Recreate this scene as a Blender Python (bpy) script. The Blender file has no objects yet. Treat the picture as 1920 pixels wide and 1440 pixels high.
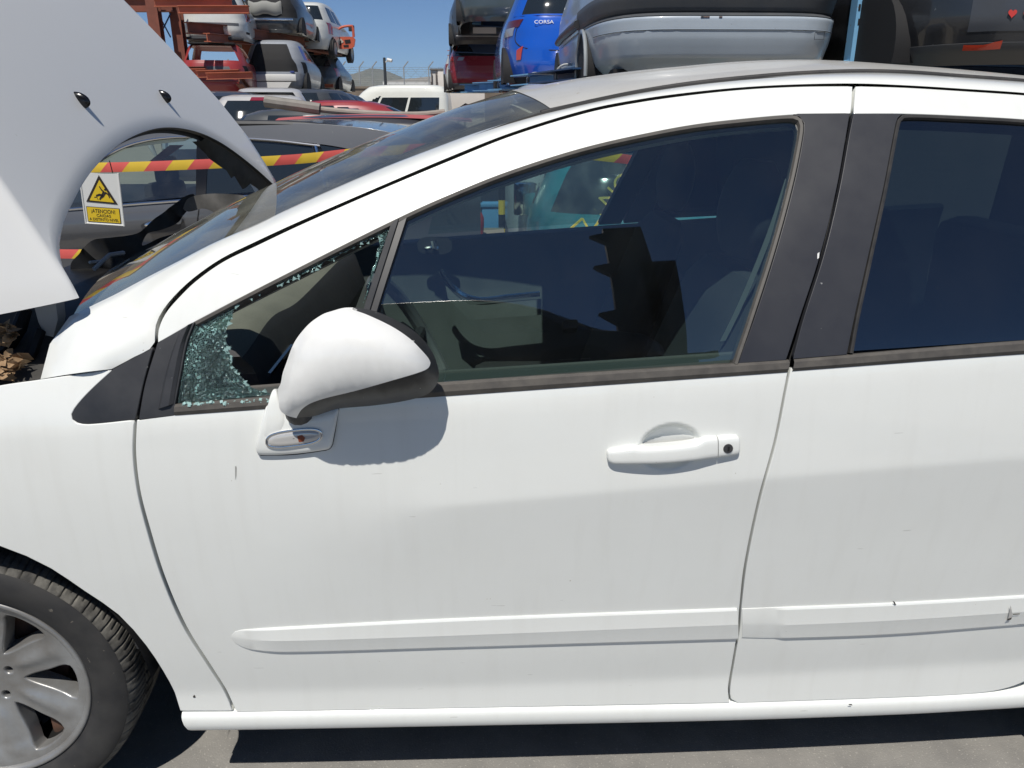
import bpy, math, random
import numpy as np
from mathutils import Vector, Matrix, geometry
SC = bpy.context.scene
COL = SC.collection
random.seed(7); np.random.seed(7)
# ------------------------------------------------------------------ camera, sky, sun, exposure
D, HC, PITCH, YAW, FPX = 1.27, 1.43, 19.5, 1.9, 1442.0
cd = bpy.data.cameras.new('camera'); cam = bpy.data.objects.new('camera', cd); COL.objects.link(cam)
cam.location = (0, -D, HC); cam.rotation_euler = (math.radians(90-PITCH), 0, math.radians(-YAW))
cd.sensor_width = 36; cd.lens = 36*FPX/1920; cd.clip_start = 0.02; cd.clip_end = 30000
SC.camera = cam
SUN_EL, SUN_AZ = 61.0, 15.0      # elevation; azimuth of light travel measured from +y towards +x
w = bpy.data.worlds.new('World'); SC.world = w; w.use_nodes = True
nt = w.node_tree; sky = nt.nodes.new('ShaderNodeTexSky'); sky.sky_type = 'NISHITA'; sky.sun_disc = False
sky.sun_elevation = math.radians(SUN_EL); sky.sun_rotation = math.radians(180+SUN_AZ)
sky.air_density = 0.7; sky.dust_density = 0.0; sky.ozone_density = 4.0; sky.altitude = 2000
bg = nt.nodes['Background']; bg.inputs['Strength'].default_value = 0.085
tint = nt.nodes.new('ShaderNodeMix'); tint.data_type = 'RGBA'; tint.blend_type = 'MULTIPLY'; tint.inputs[0].default_value = 1; tint.inputs[7].default_value = (.80, .97, 1.08, 1)
nt.links.new(sky.outputs[0], tint.inputs[6]); nt.links.new(tint.outputs[2], bg.inputs['Color'])
ld = bpy.data.lights.new('sun', 'SUN'); ld.energy = 5.0; ld.angle = math.radians(0.53); ld.color = (1, .955, .885)
sun = bpy.data.objects.new('sun', ld); COL.objects.link(sun)
_a, _e = math.radians(SUN_AZ), math.radians(SUN_EL)
SDIR = Vector((math.sin(_a)*math.cos(_e), math.cos(_a)*math.cos(_e), -math.sin(_e)))
sun.rotation_euler = SDIR.to_track_quat('-Z', 'Y').to_euler()
SC.view_settings.view_transform = 'Standard'; SC.view_settings.look = 'None'
SC.view_settings.exposure = -0.06; SC.view_settings.gamma = 1
SC.cycles.max_bounces = 10; SC.cycles.transparent_max_bounces = 24

# ------------------------------------------------------------------ camera geometry: photo pixel -> point in the place
_p, _y = math.radians(PITCH), math.radians(YAW)
_R = np.array([math.cos(_y), -math.sin(_y), 0]); _FH = np.array([math.sin(_y), math.cos(_y), 0]); _Z = np.array([0, 0, 1.])
_F = math.cos(_p)*_FH - math.sin(_p)*_Z; _U = math.sin(_p)*_FH + math.cos(_p)*_Z
CAM = np.array([0, -D, HC])
def ray(px):
    px = np.atleast_2d(np.array(px, float))
    return _F + ((px[:, :1]-960)/FPX)*_R - ((px[:, 1:2]-720)/FPX)*_U
def at(px, Y):
    r = ray(px); Y = np.broadcast_to(np.array(Y, float), (len(r),))
    return CAM + r*((Y+D)/r[:, 1])[:, None]
def at1(x, y, Y): return Vector(at([(x, y)], Y)[0])
def proj(P):
    P = np.atleast_2d(np.array(P, float))-CAM
    d = P@_F
    return np.c_[960+FPX*(P@_R)/d, 720-FPX*(P@_U)/d]

# ------------------------------------------------------------------ objects
def tag(o, label=None, cat=None, group=None, kind=None):
    if label: o['label'] = label
    if cat: o['category'] = cat
    if group: o['group'] = group
    if kind: o['kind'] = kind
    return o
def empty(name, loc=(0, 0, 0), rz=0.0, label=None, cat=None, group=None):
    o = bpy.data.objects.new(name, None); COL.objects.link(o); o.location = loc; o.rotation_euler = (0, 0, rz)
    return tag(o, label, cat, group)
def mesh_obj(name, V, Fc, mats, parent=None, normals=None, smooth=True, sharp=None, midx=None):
    me = bpy.data.meshes.new(name)
    me.from_pydata([tuple(map(float, v)) for v in V], [], [tuple(int(i) for i in f) for f in Fc])
    for m in (mats if isinstance(mats, (list, tuple)) else [mats]): me.materials.append(m)
    if smooth: me.polygons.foreach_set('use_smooth', [True]*len(me.polygons))
    if midx is not None: me.polygons.foreach_set('material_index', [int(i) for i in midx])
    me.update()
    if normals is not None:
        me.normals_split_custom_set_from_vertices([tuple(map(float, n)) for n in normals])
    elif sharp: me.set_sharp_from_angle(angle=math.radians(sharp))
    o = bpy.data.objects.new(name, me); COL.objects.link(o)
    if parent: o.parent = parent
    return o
class MB:
    """collects pieces of one mesh"""
    def __init__(s): s.V = []; s.F = []; s.I = []; s.mi = 0
    def add(s, V, Fc):
        b = len(s.V); s.V += [tuple(map(float, v)) for v in V]
        s.F += [tuple(int(i)+b for i in f) for f in Fc]; s.I += [s.mi]*len(Fc); return s
    def box(s, a, b, bev=0.0):
        x0, y0, z0 = a; x1, y1, z1 = b
        if bev <= 0:
            return s.add([(x0,y0,z0),(x1,y0,z0),(x1,y1,z0),(x0,y1,z0),(x0,y0,z1),(x1,y0,z1),(x1,y1,z1),(x0,y1,z1)],
                  [(0,3,2,1),(4,5,6,7),(0,1,5,4),(1,2,6,5),(2,3,7,6),(3,0,4,7)])
        import bmesh
        bm = bmesh.new(); bmesh.ops.create_cube(bm, size=1)
        for v in bm.verts: v.co = Vector((x0+(v.co.x+.5)*(x1-x0), y0+(v.co.y+.5)*(y1-y0), z0+(v.co.z+.5)*(z1-z0)))
        bmesh.ops.bevel(bm, geom=bm.edges[:], offset=bev, segments=2, affect='EDGES', profile=.5)
        bm.verts.index_update()
        s.add([v.co for v in bm.verts], [[v.index for v in f.verts] for f in bm.faces]); bm.free(); return s
    def hexa(s, p):   # 8 points: bottom ring then top ring
        return s.add(p, [(0,3,2,1),(4,5,6,7),(0,1,5,4),(1,2,6,5),(2,3,7,6),(3,0,4,7)])
    def tube(s, pts, r, n=8, cap=True):
        pts = [Vector(p) for p in pts]; R = r if isinstance(r, (list, tuple)) else [r]*len(pts)
        V = []; Fc = []; up = None
        for i, p in enumerate(pts):
            d = (pts[min(i+1, len(pts)-1)]-pts[max(i-1, 0)]).normalized()
            if up is None: up = d.orthogonal().normalized()
            up = (up-d*up.dot(d)).normalized(); sd = d.cross(up)
            for k in range(n):
                a = 2*math.pi*k/n; V.append(p+(up*math.cos(a)+sd*math.sin(a))*R[i])
        for i in range(len(pts)-1):
            for k in range(n):
                Fc.append((i*n+k, i*n+(k+1) % n, (i+1)*n+(k+1) % n, (i+1)*n+k))
        if cap: Fc.append(tuple(range(n))[::-1]); Fc.append(tuple((len(pts)-1)*n+k for k in range(n)))
        return s.add(V, Fc)
    def grid(s, G):
        G = np.asarray(G); a, b = G.shape[:2]
        return s.add(G.reshape(-1, 3), [(i*b+j, i*b+j+1, (i+1)*b+j+1, (i+1)*b+j) for i in range(a-1) for j in range(b-1)])
    def prism(s, poly, ax, d0, d1):
        """poly: list of 2-D points; extruded along ax ('x','y','z') between d0 and d1"""
        def P(p, d): return {'x': (d, p[0], p[1]), 'y': (p[0], d, p[1]), 'z': (p[0], p[1], d)}[ax]
        n = len(poly); V = [P(p, d0) for p in poly]+[P(p, d1) for p in poly]
        return s.add(V, [tuple(range(n)), tuple(range(2*n-1, n-1, -1))]+[(i, i+n, (i+1) % n+n, (i+1) % n) for i in range(n)])
    def build(s, name, mats, parent=None, smooth=True, sharp=35):
        o = mesh_obj(name, s.V, s.F, mats, parent, smooth=smooth, sharp=sharp, midx=s.I)
        import bmesh
        bm = bmesh.new(); bm.from_mesh(o.data); bmesh.ops.recalc_face_normals(bm, faces=bm.faces[:]); bm.to_mesh(o.data); bm.free()
        if smooth and sharp is None: sharp = 48
        if smooth and sharp: o.data.set_sharp_from_angle(angle=math.radians(sharp))
        return o
def copy_tree(o, parent=None):
    c = o.copy(); COL.objects.link(c)
    if parent: c.parent = parent
    for ch in list(o.children): copy_tree(ch, c)
    return c

# ------------------------------------------------------------------ 2-D helpers
def smooth(pts, step=8.0, closed=False):
    """Catmull-Rom through the points, sampled about every step"""
    P = [np.array(p, float) for p in pts]; out = []
    n = len(P)
    for i in range(n-1 if not closed else n):
        p1, p2 = P[i], P[(i+1) % n]
        p0 = P[i-1] if (i > 0 or closed) else 2*p1-p2
        p3 = P[(i+2) % n] if (i+2 < n or closed) else 2*p2-p1
        k = max(1, int(np.linalg.norm(p2-p1)/step))
        d1 = max(np.linalg.norm(p2-p1), 1e-9)
        m1 = (p2-p0)/(d1+np.linalg.norm(p1-p0)+1e-9)*d1; m2 = (p3-p1)/(d1+np.linalg.norm(p3-p2)+1e-9)*d1
        for j in range(k):
            t = j/k
            out.append((2*t**3-3*t**2+1)*p1+(t**3-2*t**2+t)*m1+(-2*t**3+3*t**2)*p2+(t**3-t**2)*m2)
    if not closed: out.append(P[-1])
    return np.array(out)
def join(*segs, step=8.0):
    out = []
    for s in segs:
        s = smooth(s, step)
        for p in s:
            if not out or np.linalg.norm(out[-1]-p) > step*.25: out.append(p)
    if np.linalg.norm(out[0]-out[-1]) < step*.25: out.pop()
    return np.array(out)
def resample(P, n):
    P = np.asarray(P, float); d = np.r_[0, np.cumsum(np.linalg.norm(np.diff(P, axis=0), axis=1))]
    t = np.linspace(0, d[-1], n)
    return np.stack([np.interp(t, d, P[:, k]) for k in range(P.shape[1])], 1)
def inside(Q, poly):
    Q = np.atleast_2d(Q); x, y = Q[:, 0], Q[:, 1]; c = np.zeros(len(Q), bool)
    a = poly; b = np.roll(poly, -1, 0)
    for (x0, y0), (x1, y1) in zip(a, b):
        if y0 == y1: continue
        m = ((y0 > y) != (y1 > y)) & (x < (x1-x0)*(y-y0)/(y1-y0)+x0); c ^= m
    return c
def bdist(Q, poly):
    Q = np.atleast_2d(Q); a = poly; b = np.roll(poly, -1, 0); d = np.full(len(Q), 1e9)
    for p, q in zip(a, b):
        e = q-p; L = e@e
        t = np.clip(((Q-p)@e)/max(L, 1e-12), 0, 1)
        d = np.minimum(d, np.linalg.norm(Q-(p+t[:, None]*e), axis=1))
    return d
def area2(P): return 0.5*np.sum(P[:, 0]*np.roll(P[:, 1], -1)-np.roll(P[:, 0], -1)*P[:, 1])
def densify(P, g):
    out = []
    for p, q in zip(P, np.roll(P, -1, 0)):
        k = max(1, int(math.ceil(np.linalg.norm(q-p)/g)))
        out += [p+(q-p)*j/k for j in range(k)]
    return np.array(out)
def triangulate(outline, g, holes=(), extra=None, lines=()):
    """filled triangulation of an outline with holes; returns points, triangles, loops of point indices"""
    loops = [densify(np.asarray(o, float), g) for o in (outline, *holes)]
    pts = []; edges = []; segs = []
    for L in loops:
        b = len(pts); pts += list(L); n = len(L); edges += [(b+i, b+(i+1) % n) for i in range(n)]
    for L in lines:
        L = np.asarray(L, float); b = len(pts); pts += list(L); edges += [(b+i, b+i+1) for i in range(len(L)-1)]
    lo, hi = loops[0].min(0), loops[0].max(0)
    gx, gy = np.meshgrid(np.arange(lo[0]+g*.5, hi[0], g), np.arange(lo[1]+g*.5, hi[1], g))
    Q = np.c_[gx.ravel(), gy.ravel()]; Q = Q+np.random.RandomState(3).uniform(-.08, .08, Q.shape)*g
    if extra is not None: Q = np.r_[Q, extra]
    ok = inside(Q, loops[0])
    for h in loops[1:]: ok &= ~inside(Q, h)
    Q = Q[ok]
    for L in loops: Q = Q[bdist(Q, L) > g*.45]
    for L in lines:
        L = np.asarray(L); Q = Q[bdist(Q, np.r_[L, L[::-1]]) > g*.4]
    pts += list(Q)
    v, e, f, ov, oe, of = geometry.delaunay_2d_cdt([Vector((float(p[0]), float(p[1]))) for p in pts], edges, [], 0, 1e-7)
    v = np.array([(p.x, p.y) for p in v]); f = np.array([t for t in f if len(t) == 3])
    c = v[f].mean(1); ok = inside(c, loops[0])
    for h in loops[1:]: ok &= ~inside(c, h)
    f = f[ok]
    a = v[f[:, 1]]-v[f[:, 0]]; b = v[f[:, 2]]-v[f[:, 0]]
    s = a[:, 0]*b[:, 1]-a[:, 1]*b[:, 0]; f[s < 0] = f[s < 0][:, ::-1]
    key = {}
    for i, p in enumerate(v): key[(round(p[0], 5), round(p[1], 5))] = i
    LI = []
    for L in loops:
        LI.append([key.get((round(p[0], 5), round(p[1], 5)), -1) for p in L])
        LI[-1] = [i for i in LI[-1] if i >= 0]
    return v, f, LI
def surf_normal(fn, x, z, e=.0012):
    sx = (fn(x+e, z)-fn(x-e, z))/(2*e); sz = (fn(x, z+e)-fn(x, z-e))/(2*e)
    n = np.stack([sx, -np.ones_like(sx), sz], 1); return n/np.linalg.norm(n, axis=1)[:, None]
def panel_geo(outline, fn, g=.014, holes=(), extra=None, roll=.0022, depth=.048, lines=()):
    v, f, LI = triangulate(outline, g, holes, extra, lines)
    y = fn(v[:, 0], v[:, 1]); N = surf_normal(fn, v[:, 0], v[:, 1])
    V = [np.c_[v[:, 0], y, v[:, 1]]]; NN = [N]; Fc = [tuple(t) for t in f]
    base = len(v)
    for k, L in enumerate(LI):
        P = v[L]; n = len(L)
        t = np.roll(P, -1, 0)-np.roll(P, 1, 0); t /= np.linalg.norm(t, axis=1)[:, None]+1e-12
        s = 1.0 if area2(P) > 0 else -1.0
        if k: s = -s
        o = np.c_[t[:, 1], -t[:, 0]]*s                      # away from the filled side
        nn = N[L]; O = np.c_[o[:, 0], np.zeros(n), o[:, 1]]
        if roll <= 0 or depth <= 0: continue
        prev = np.array(L)
        for off, dp, bl in ((.35, .12, .4), (.8, .5, .8), (1., 1., 1.), (1., depth/roll, 1.)):
            P3 = np.c_[P[:, 0], y[L], P[:, 1]]+O*roll*off-nn*roll*dp
            q = nn*(1-bl)+O*bl; q /= np.linalg.norm(q, axis=1)[:, None]
            V.append(P3); NN.append(q); cur = base+np.arange(n); base += n
            for i in range(n):
                j = (i+1) % n; fc = (prev[i], prev[j], cur[j], cur[i])
                Fc.append(fc if s*(1 if k == 0 else -1) < 0 else fc[::-1])
            prev = cur
    return np.concatenate(V), Fc, np.concatenate(NN)
def orient(V, Fc, N):
    """turn each face so that it agrees with its vertices' normals"""
    out = []
    for f in Fc:
        a, b, c = V[f[0]], V[f[1]], V[f[2]]
        n = np.cross(b-a, c-a)
        out.append(f if n@(N[f[0]]+N[f[1]]+N[f[2]]) >= 0 else tuple(f)[::-1])
    return out
def panel(name, outlines, fn, mat, parent, **kw):
    """one mesh made of one or more outlines lying on the surface y = fn(x, z)"""
    V = []; Fc = []; N = []
    for ol in (outlines if isinstance(outlines, list) else [outlines]):
        hs = ()
        if isinstance(ol, tuple): ol, hs = ol
        v, f, n = panel_geo(ol, fn, holes=hs, **kw)
        b = sum(len(q) for q in V); f = orient(v, f, n)
        V.append(v); N.append(n); Fc += [tuple(i+b for i in t) for t in f]
    return mesh_obj(name, np.concatenate(V), Fc, mat, parent, normals=np.concatenate(N))
def inflate_geo(outline, g, H, base, lines=(), power=.5, rel=6):
    """pillow over an outline: returns xz points, triangles, height (Poisson)"""
    v, f, LI = triangulate(outline, g, lines=lines)
    n = len(v); A = np.zeros((n, n))
    for t in f:
        for i in range(3):
            a, b = t[i], t[(i+1) % 3]; A[a, b] = A[b, a] = 1
    B = np.zeros(n, bool); B[LI[0]] = True
    I = np.where(~B)[0]
    L = np.diag(A.sum(1))-A
    u = np.zeros(n); u[I] = np.linalg.solve(L[np.ix_(I, I)], np.ones(len(I)))
    u = (u/u.max())**power*H
    u = relax(u[:, None], f, LI[0], rel)[:, 0]
    return v, f, u, LI[0]
def _adj(n, f):
    A = [set() for _ in range(n)]
    for t in f:
        for i in range(3): A[t[i]].add(t[(i+1) % 3]); A[t[(i+1) % 3]].add(t[i])
    return [list(a) for a in A]
def relax(V, f, fixed, it):
    A = _adj(len(V), f); fx = np.zeros(len(V), bool); fx[list(fixed)] = True
    for _ in range(it):
        W = V.copy()
        for i, a in enumerate(A):
            if not fx[i] and a: W[i] = .4*V[i]+.6*V[a].mean(0)
        V = W
    return V
def soften(N, f, it):
    A = _adj(len(N), f)
    for _ in range(it):
        W = np.array([N[i]+N[a].sum(0)*.7 if a else N[i] for i, a in enumerate(A)]); N = W/np.linalg.norm(W, axis=1)[:, None]
    return N
def auto_normals(V, Fc):
    N = np.zeros_like(V)
    for f in Fc:
        n = np.cross(V[f[1]]-V[f[0]], V[f[2]]-V[f[0]])
        for i in f: N[i] += n
    return N/(np.linalg.norm(N, axis=1)[:, None]+1e-12)

# ------------------------------------------------------------------ materials
MATS = {}
def M(name, col, rough=.5, metal=0, coat=0, spec=.5, noise=None, bump=None, speck=None, trans=0, sheen=0, emit=None):
    """procedural Principled material; noise=(scale, amount, other colour), bump=(scale, strength), speck=(scale, threshold, colour)"""
    if name in MATS: return MATS[name]
    m = bpy.data.materials.new(name); MATS[name] = m; m.use_nodes = True
    t = m.node_tree; b = t.nodes['Principled BSDF']; L = t.links.new
    b.inputs['Base Color'].default_value = (*col, 1); b.inputs['Roughness'].default_value = rough
    b.inputs['Metallic'].default_value = metal; b.inputs['Coat Weight'].default_value = coat
    b.inputs['Coat Roughness'].default_value = .06; b.inputs['Specular IOR Level'].default_value = spec
    tc = t.nodes.new('ShaderNodeTexCoord'); src = None
    if noise:
        n = t.nodes.new('ShaderNodeTexNoise'); n.inputs['Scale'].default_value = noise[0]; n.inputs['Detail'].default_value = 6
        n.inputs['Roughness'].default_value = .62
        L(tc.outputs['Object'], n.inputs['Vector'])
        r = t.nodes.new('ShaderNodeValToRGB'); r.color_ramp.elements[0].position = .36; r.color_ramp.elements[1].position = .68
        c2 = noise[2] if len(noise) > 2 else tuple(c*.6 for c in col)
        r.color_ramp.elements[0].color = (*[a+(q-a)*noise[1] for a, q in zip(col, c2)], 1); r.color_ramp.elements[1].color = (*col, 1)
        L(n.outputs[0], r.inputs[0]); src = r.outputs[0]
        rr = t.nodes.new('ShaderNodeMapRange'); rr.inputs[3].default_value = min(1, rough*1.25); rr.inputs[4].default_value = rough*.85
        L(n.outputs[0], rr.inputs[0]); L(rr.outputs[0], b.inputs['Roughness'])
    if speck:
        v = t.nodes.new('ShaderNodeTexNoise'); v.inputs['Scale'].default_value = speck[0]; v.inputs['Detail'].default_value = 3
        L(tc.outputs['Object'], v.inputs['Vector'])
        g = t.nodes.new('ShaderNodeMath'); g.operation = 'GREATER_THAN'; g.inputs[1].default_value = speck[1]
        L(v.outputs[0], g.inputs[0])
        mx = t.nodes.new('ShaderNodeMix'); mx.data_type = 'RGBA'
        L(g.outputs[0], mx.inputs[0]); mx.inputs[7].default_value = (*speck[2], 1)
        if src: L(src, mx.inputs[6])
        else: mx.inputs[6].default_value = (*col, 1)
        src = mx.outputs[2]
    if src: L(src, b.inputs['Base Color'])
    if bump:
        n = t.nodes.new('ShaderNodeTexNoise'); n.inputs['Scale'].default_value = bump[0]; n.inputs['Detail'].default_value = 5
        L(tc.outputs['Object'], n.inputs['Vector'])
        bp = t.nodes.new('ShaderNodeBump'); bp.inputs['Strength'].default_value = bump[1]; bp.inputs['Distance'].default_value = bump[2] if len(bump) > 2 else .004
        L(n.outputs[0], bp.inputs['Height']); L(bp.outputs[0], b.inputs['Normal'])
    if emit: b.inputs['Emission Color'].default_value = (*emit[0], 1); b.inputs['Emission Strength'].default_value = emit[1]
    return m
def glass(name, tint=(.55, .72, .7), ior=1.8, rough=0.0, dirt=0.05, dirtcol=(.5, .5, .47)):
    """thin pane: Fresnel mix of a clear tint and a mirror reflection, with a film of dust"""
    if name in MATS: return MATS[name]
    m = bpy.data.materials.new(name); MATS[name] = m; m.use_nodes = True
    t = m.node_tree; t.nodes.clear(); L = t.links.new
    out = t.nodes.new('ShaderNodeOutputMaterial'); tr = t.nodes.new('ShaderNodeBsdfTransparent'); gl = t.nodes.new('ShaderNodeBsdfGlossy')
    tr.inputs[0].default_value = (*tint, 1); gl.inputs['Color'].default_value = (1, 1, 1, 1); gl.inputs['Roughness'].default_value = rough
    fr = t.nodes.new('ShaderNodeFresnel'); fr.inputs['IOR'].default_value = ior
    geo = t.nodes.new('ShaderNodeNewGeometry')       # the same index from both sides of the sheet
    k = t.nodes.new('ShaderNodeMapRange'); k.inputs[3].default_value = ior; k.inputs[4].default_value = 1/ior
    L(geo.outputs['Backfacing'], k.inputs[0]); L(k.outputs[0], fr.inputs['IOR'])
    mx = t.nodes.new('ShaderNodeMixShader'); L(fr.outputs[0], mx.inputs[0]); L(tr.outputs[0], mx.inputs[1]); L(gl.outputs[0], mx.inputs[2])
    df = t.nodes.new('ShaderNodeBsdfDiffuse'); df.inputs[0].default_value = (*dirtcol, 1)
    tc = t.nodes.new('ShaderNodeTexCoord'); n = t.nodes.new('ShaderNodeTexNoise'); n.inputs['Scale'].default_value = 9; n.inputs['Detail'].default_value = 8
    L(tc.outputs['Object'], n.inputs[0]); mr = t.nodes.new('ShaderNodeMapRange'); mr.inputs[1].default_value = .4; mr.inputs[2].default_value = .8
    mr.inputs[3].default_value = dirt*.3; mr.inputs[4].default_value = dirt; L(n.outputs[0], mr.inputs[0])
    sp = t.nodes.new('ShaderNodeTexNoise'); sp.inputs['Scale'].default_value = 140; sp.inputs['Detail'].default_value = 1; L(tc.outputs['Object'], sp.inputs[0])
    g = t.nodes.new('ShaderNodeMath'); g.operation = 'GREATER_THAN'; g.inputs[1].default_value = .76; L(sp.outputs[0], g.inputs[0])
    gm = t.nodes.new('ShaderNodeMath'); gm.operation = 'MULTIPLY_ADD'; gm.inputs[1].default_value = dirt*1.2; L(g.outputs[0], gm.inputs[0]); L(mr.outputs[0], gm.inputs[2])
    m2 = t.nodes.new('ShaderNodeMixShader'); L(gm.outputs[0], m2.inputs[0]); L(mx.outputs[0], m2.inputs[1]); L(df.outputs[0], m2.inputs[2])
    L(m2.outputs[0], out.inputs[0]); return m
PH_RIM = -1.5
# ------------------------------------------------------------------ materials of the white car
CLEAN = dict(noise=None)
PAINT = M('white_paint', (.77, .785, .755), rough=.38, coat=.9, noise=(2.2, .10, (.66, .65, .60)), speck=(95, .785, (.42, .38, .31)))
PAINT_ROOF = M('white_roof_paint', (.56, .55, .51), rough=.4, coat=.45, noise=(3.0, .5, (.40, .385, .34)), speck=(80, .73, (.4, .36, .28)))
def weather(m, streak=.10, scr=.5):
    """rain streaks, a patchy film of dust and fine scratches over an existing paint"""
    t = m.node_tree; L = t.links.new; b = t.nodes['Principled BSDF']; src = b.inputs['Base Color'].links[0].from_socket
    tc = t.nodes.new('ShaderNodeTexCoord'); mp = t.nodes.new('ShaderNodeMapping'); mp.inputs['Scale'].default_value = (38, 38, 1.6); L(tc.outputs['Object'], mp.inputs[0])
    n = t.nodes.new('ShaderNodeTexNoise'); n.inputs['Scale'].default_value = 1; n.inputs['Detail'].default_value = 7; L(mp.outputs[0], n.inputs[0])
    r = t.nodes.new('ShaderNodeMapRange'); r.inputs[1].default_value = .52; r.inputs[2].default_value = .78; r.inputs[3].default_value = 0; r.inputs[4].default_value = streak*1.9; L(n.outputs[0], r.inputs[0])
    n2 = t.nodes.new('ShaderNodeTexNoise'); n2.inputs['Scale'].default_value = 5.5; n2.inputs['Detail'].default_value = 9; n2.inputs['Roughness'].default_value = .7; L(tc.outputs['Object'], n2.inputs[0])
    r2 = t.nodes.new('ShaderNodeMapRange'); r2.inputs[1].default_value = .45; r2.inputs[2].default_value = .75; r2.inputs[3].default_value = 0; r2.inputs[4].default_value = streak*1.3; L(n2.outputs[0], r2.inputs[0])
    ad = t.nodes.new('ShaderNodeMath'); ad.operation = 'ADD'; L(r.outputs[0], ad.inputs[0]); L(r2.outputs[0], ad.inputs[1])
    mx = t.nodes.new('ShaderNodeMix'); mx.data_type = 'RGBA'; L(ad.outputs[0], mx.inputs[0]); L(src, mx.inputs[6]); mx.inputs[7].default_value = (.40, .37, .30, 1)
    mp3 = t.nodes.new('ShaderNodeMapping'); mp3.inputs['Scale'].default_value = (7, 7, 60); mp3.inputs['Rotation'].default_value = (0, .5, 0); L(tc.outputs['Object'], mp3.inputs[0])
    n3 = t.nodes.new('ShaderNodeTexNoise'); n3.inputs['Scale'].default_value = 2.3; n3.inputs['Detail'].default_value = 2; L(mp3.outputs[0], n3.inputs[0])
    g = t.nodes.new('ShaderNodeMath'); g.operation = 'GREATER_THAN'; g.inputs[1].default_value = .775; L(n3.outputs[0], g.inputs[0])
    g2 = t.nodes.new('ShaderNodeMath'); g2.operation = 'MULTIPLY'; g2.inputs[1].default_value = scr; L(g.outputs[0], g2.inputs[0])
    m3 = t.nodes.new('ShaderNodeMix'); m3.data_type = 'RGBA'; L(g2.outputs[0], m3.inputs[0]); L(mx.outputs[2], m3.inputs[6]); m3.inputs[7].default_value = (.25, .23, .20, 1)
    L(m3.outputs[2], b.inputs['Base Color'])
    n4 = t.nodes.new('ShaderNodeTexNoise'); n4.inputs['Scale'].default_value = 3.2; n4.inputs['Detail'].default_value = 1; L(tc.outputs['Object'], n4.inputs[0])
    bp = t.nodes.new('ShaderNodeBump'); bp.inputs['Strength'].default_value = .22; bp.inputs['Distance'].default_value = .012; L(n4.outputs[0], bp.inputs['Height']); L(bp.outputs[0], b.inputs['Normal']); L(bp.outputs[0], b.inputs['Coat Normal'])
weather(PAINT, .035, .3); weather(PAINT_ROOF, .12, .3)
BLACKTRIM = M('black_plastic_trim', (.022, .023, .026), rough=.42, noise=(14, .5, (.05, .05, .052)), speck=(120, .77, (.2, .2, .19)))
COVER = M('satin_pillar_film', (.026, .027, .033), rough=.36, noise=(9, .4, (.045, .046, .05)), speck=(130, .78, (.25, .25, .25)))
RUBBER = M('black_rubber', (.018, .018, .019), rough=.62, noise=(25, .6, (.06, .055, .05)))
SEALB = M('weathered_rubber_seal', (.055, .05, .046), rough=.6, noise=(30, .6, (.12, .11, .095)))
DARK = M('dark_recess', (.008, .008, .009), rough=.8)
GLASS = glass('door_glass', (.66, .82, .79), 2.3, dirt=.012)
GLASSR = glass('rear_door_glass', (.022, .036, .040), 2.3, dirt=.008)
GLASSW = glass('windscreen_glass', (.70, .76, .70), 1.5, dirt=.36, dirtcol=(.27, .265, .22))
TYRE = M('tyre_rubber', (.017, .017, .018), rough=.72, noise=(20, .5, (.05, .048, .045)), speck=(60, .72, (.11, .10, .085)))
TREAD = M('dusty_tread', (.155, .148, .13), rough=.85, noise=(24, .95, (.03, .029, .028)), bump=(60, .5))
ALLOY = M('silver_alloy', (.35, .36, .365), rough=.36, metal=.5, noise=(9, .7, (.19, .175, .155)), speck=(90, .76, (.2, .19, .17)))
RUST = M('rusty_iron', (.16, .075, .045), rough=.8, noise=(30, .7, (.05, .04, .035)))
CHROME = M('chrome', (.8, .8, .8), rough=.12, metal=1)
FABRIC = M('grey_trim_fabric', (.10, .095, .09), rough=.95, noise=(160, .35, (.07, .066, .06)))
DASH = M('dash_top_plastic', (.22, .22, .19), rough=.8, noise=(200, .2, (.14, .14, .12)), bump=(420, .25, .001))
DARKTRIM = M('dark_interior_plastic', (.03, .032, .036), rough=.6, noise=(60, .3, (.045, .045, .048)))
GREYTRIM = M('grey_door_trim', (.10, .115, .12), rough=.75, noise=(120, .2, (.1, .11, .11)))
LINER = M('roof_lining', (.45, .44, .42), rough=.95)

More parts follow.
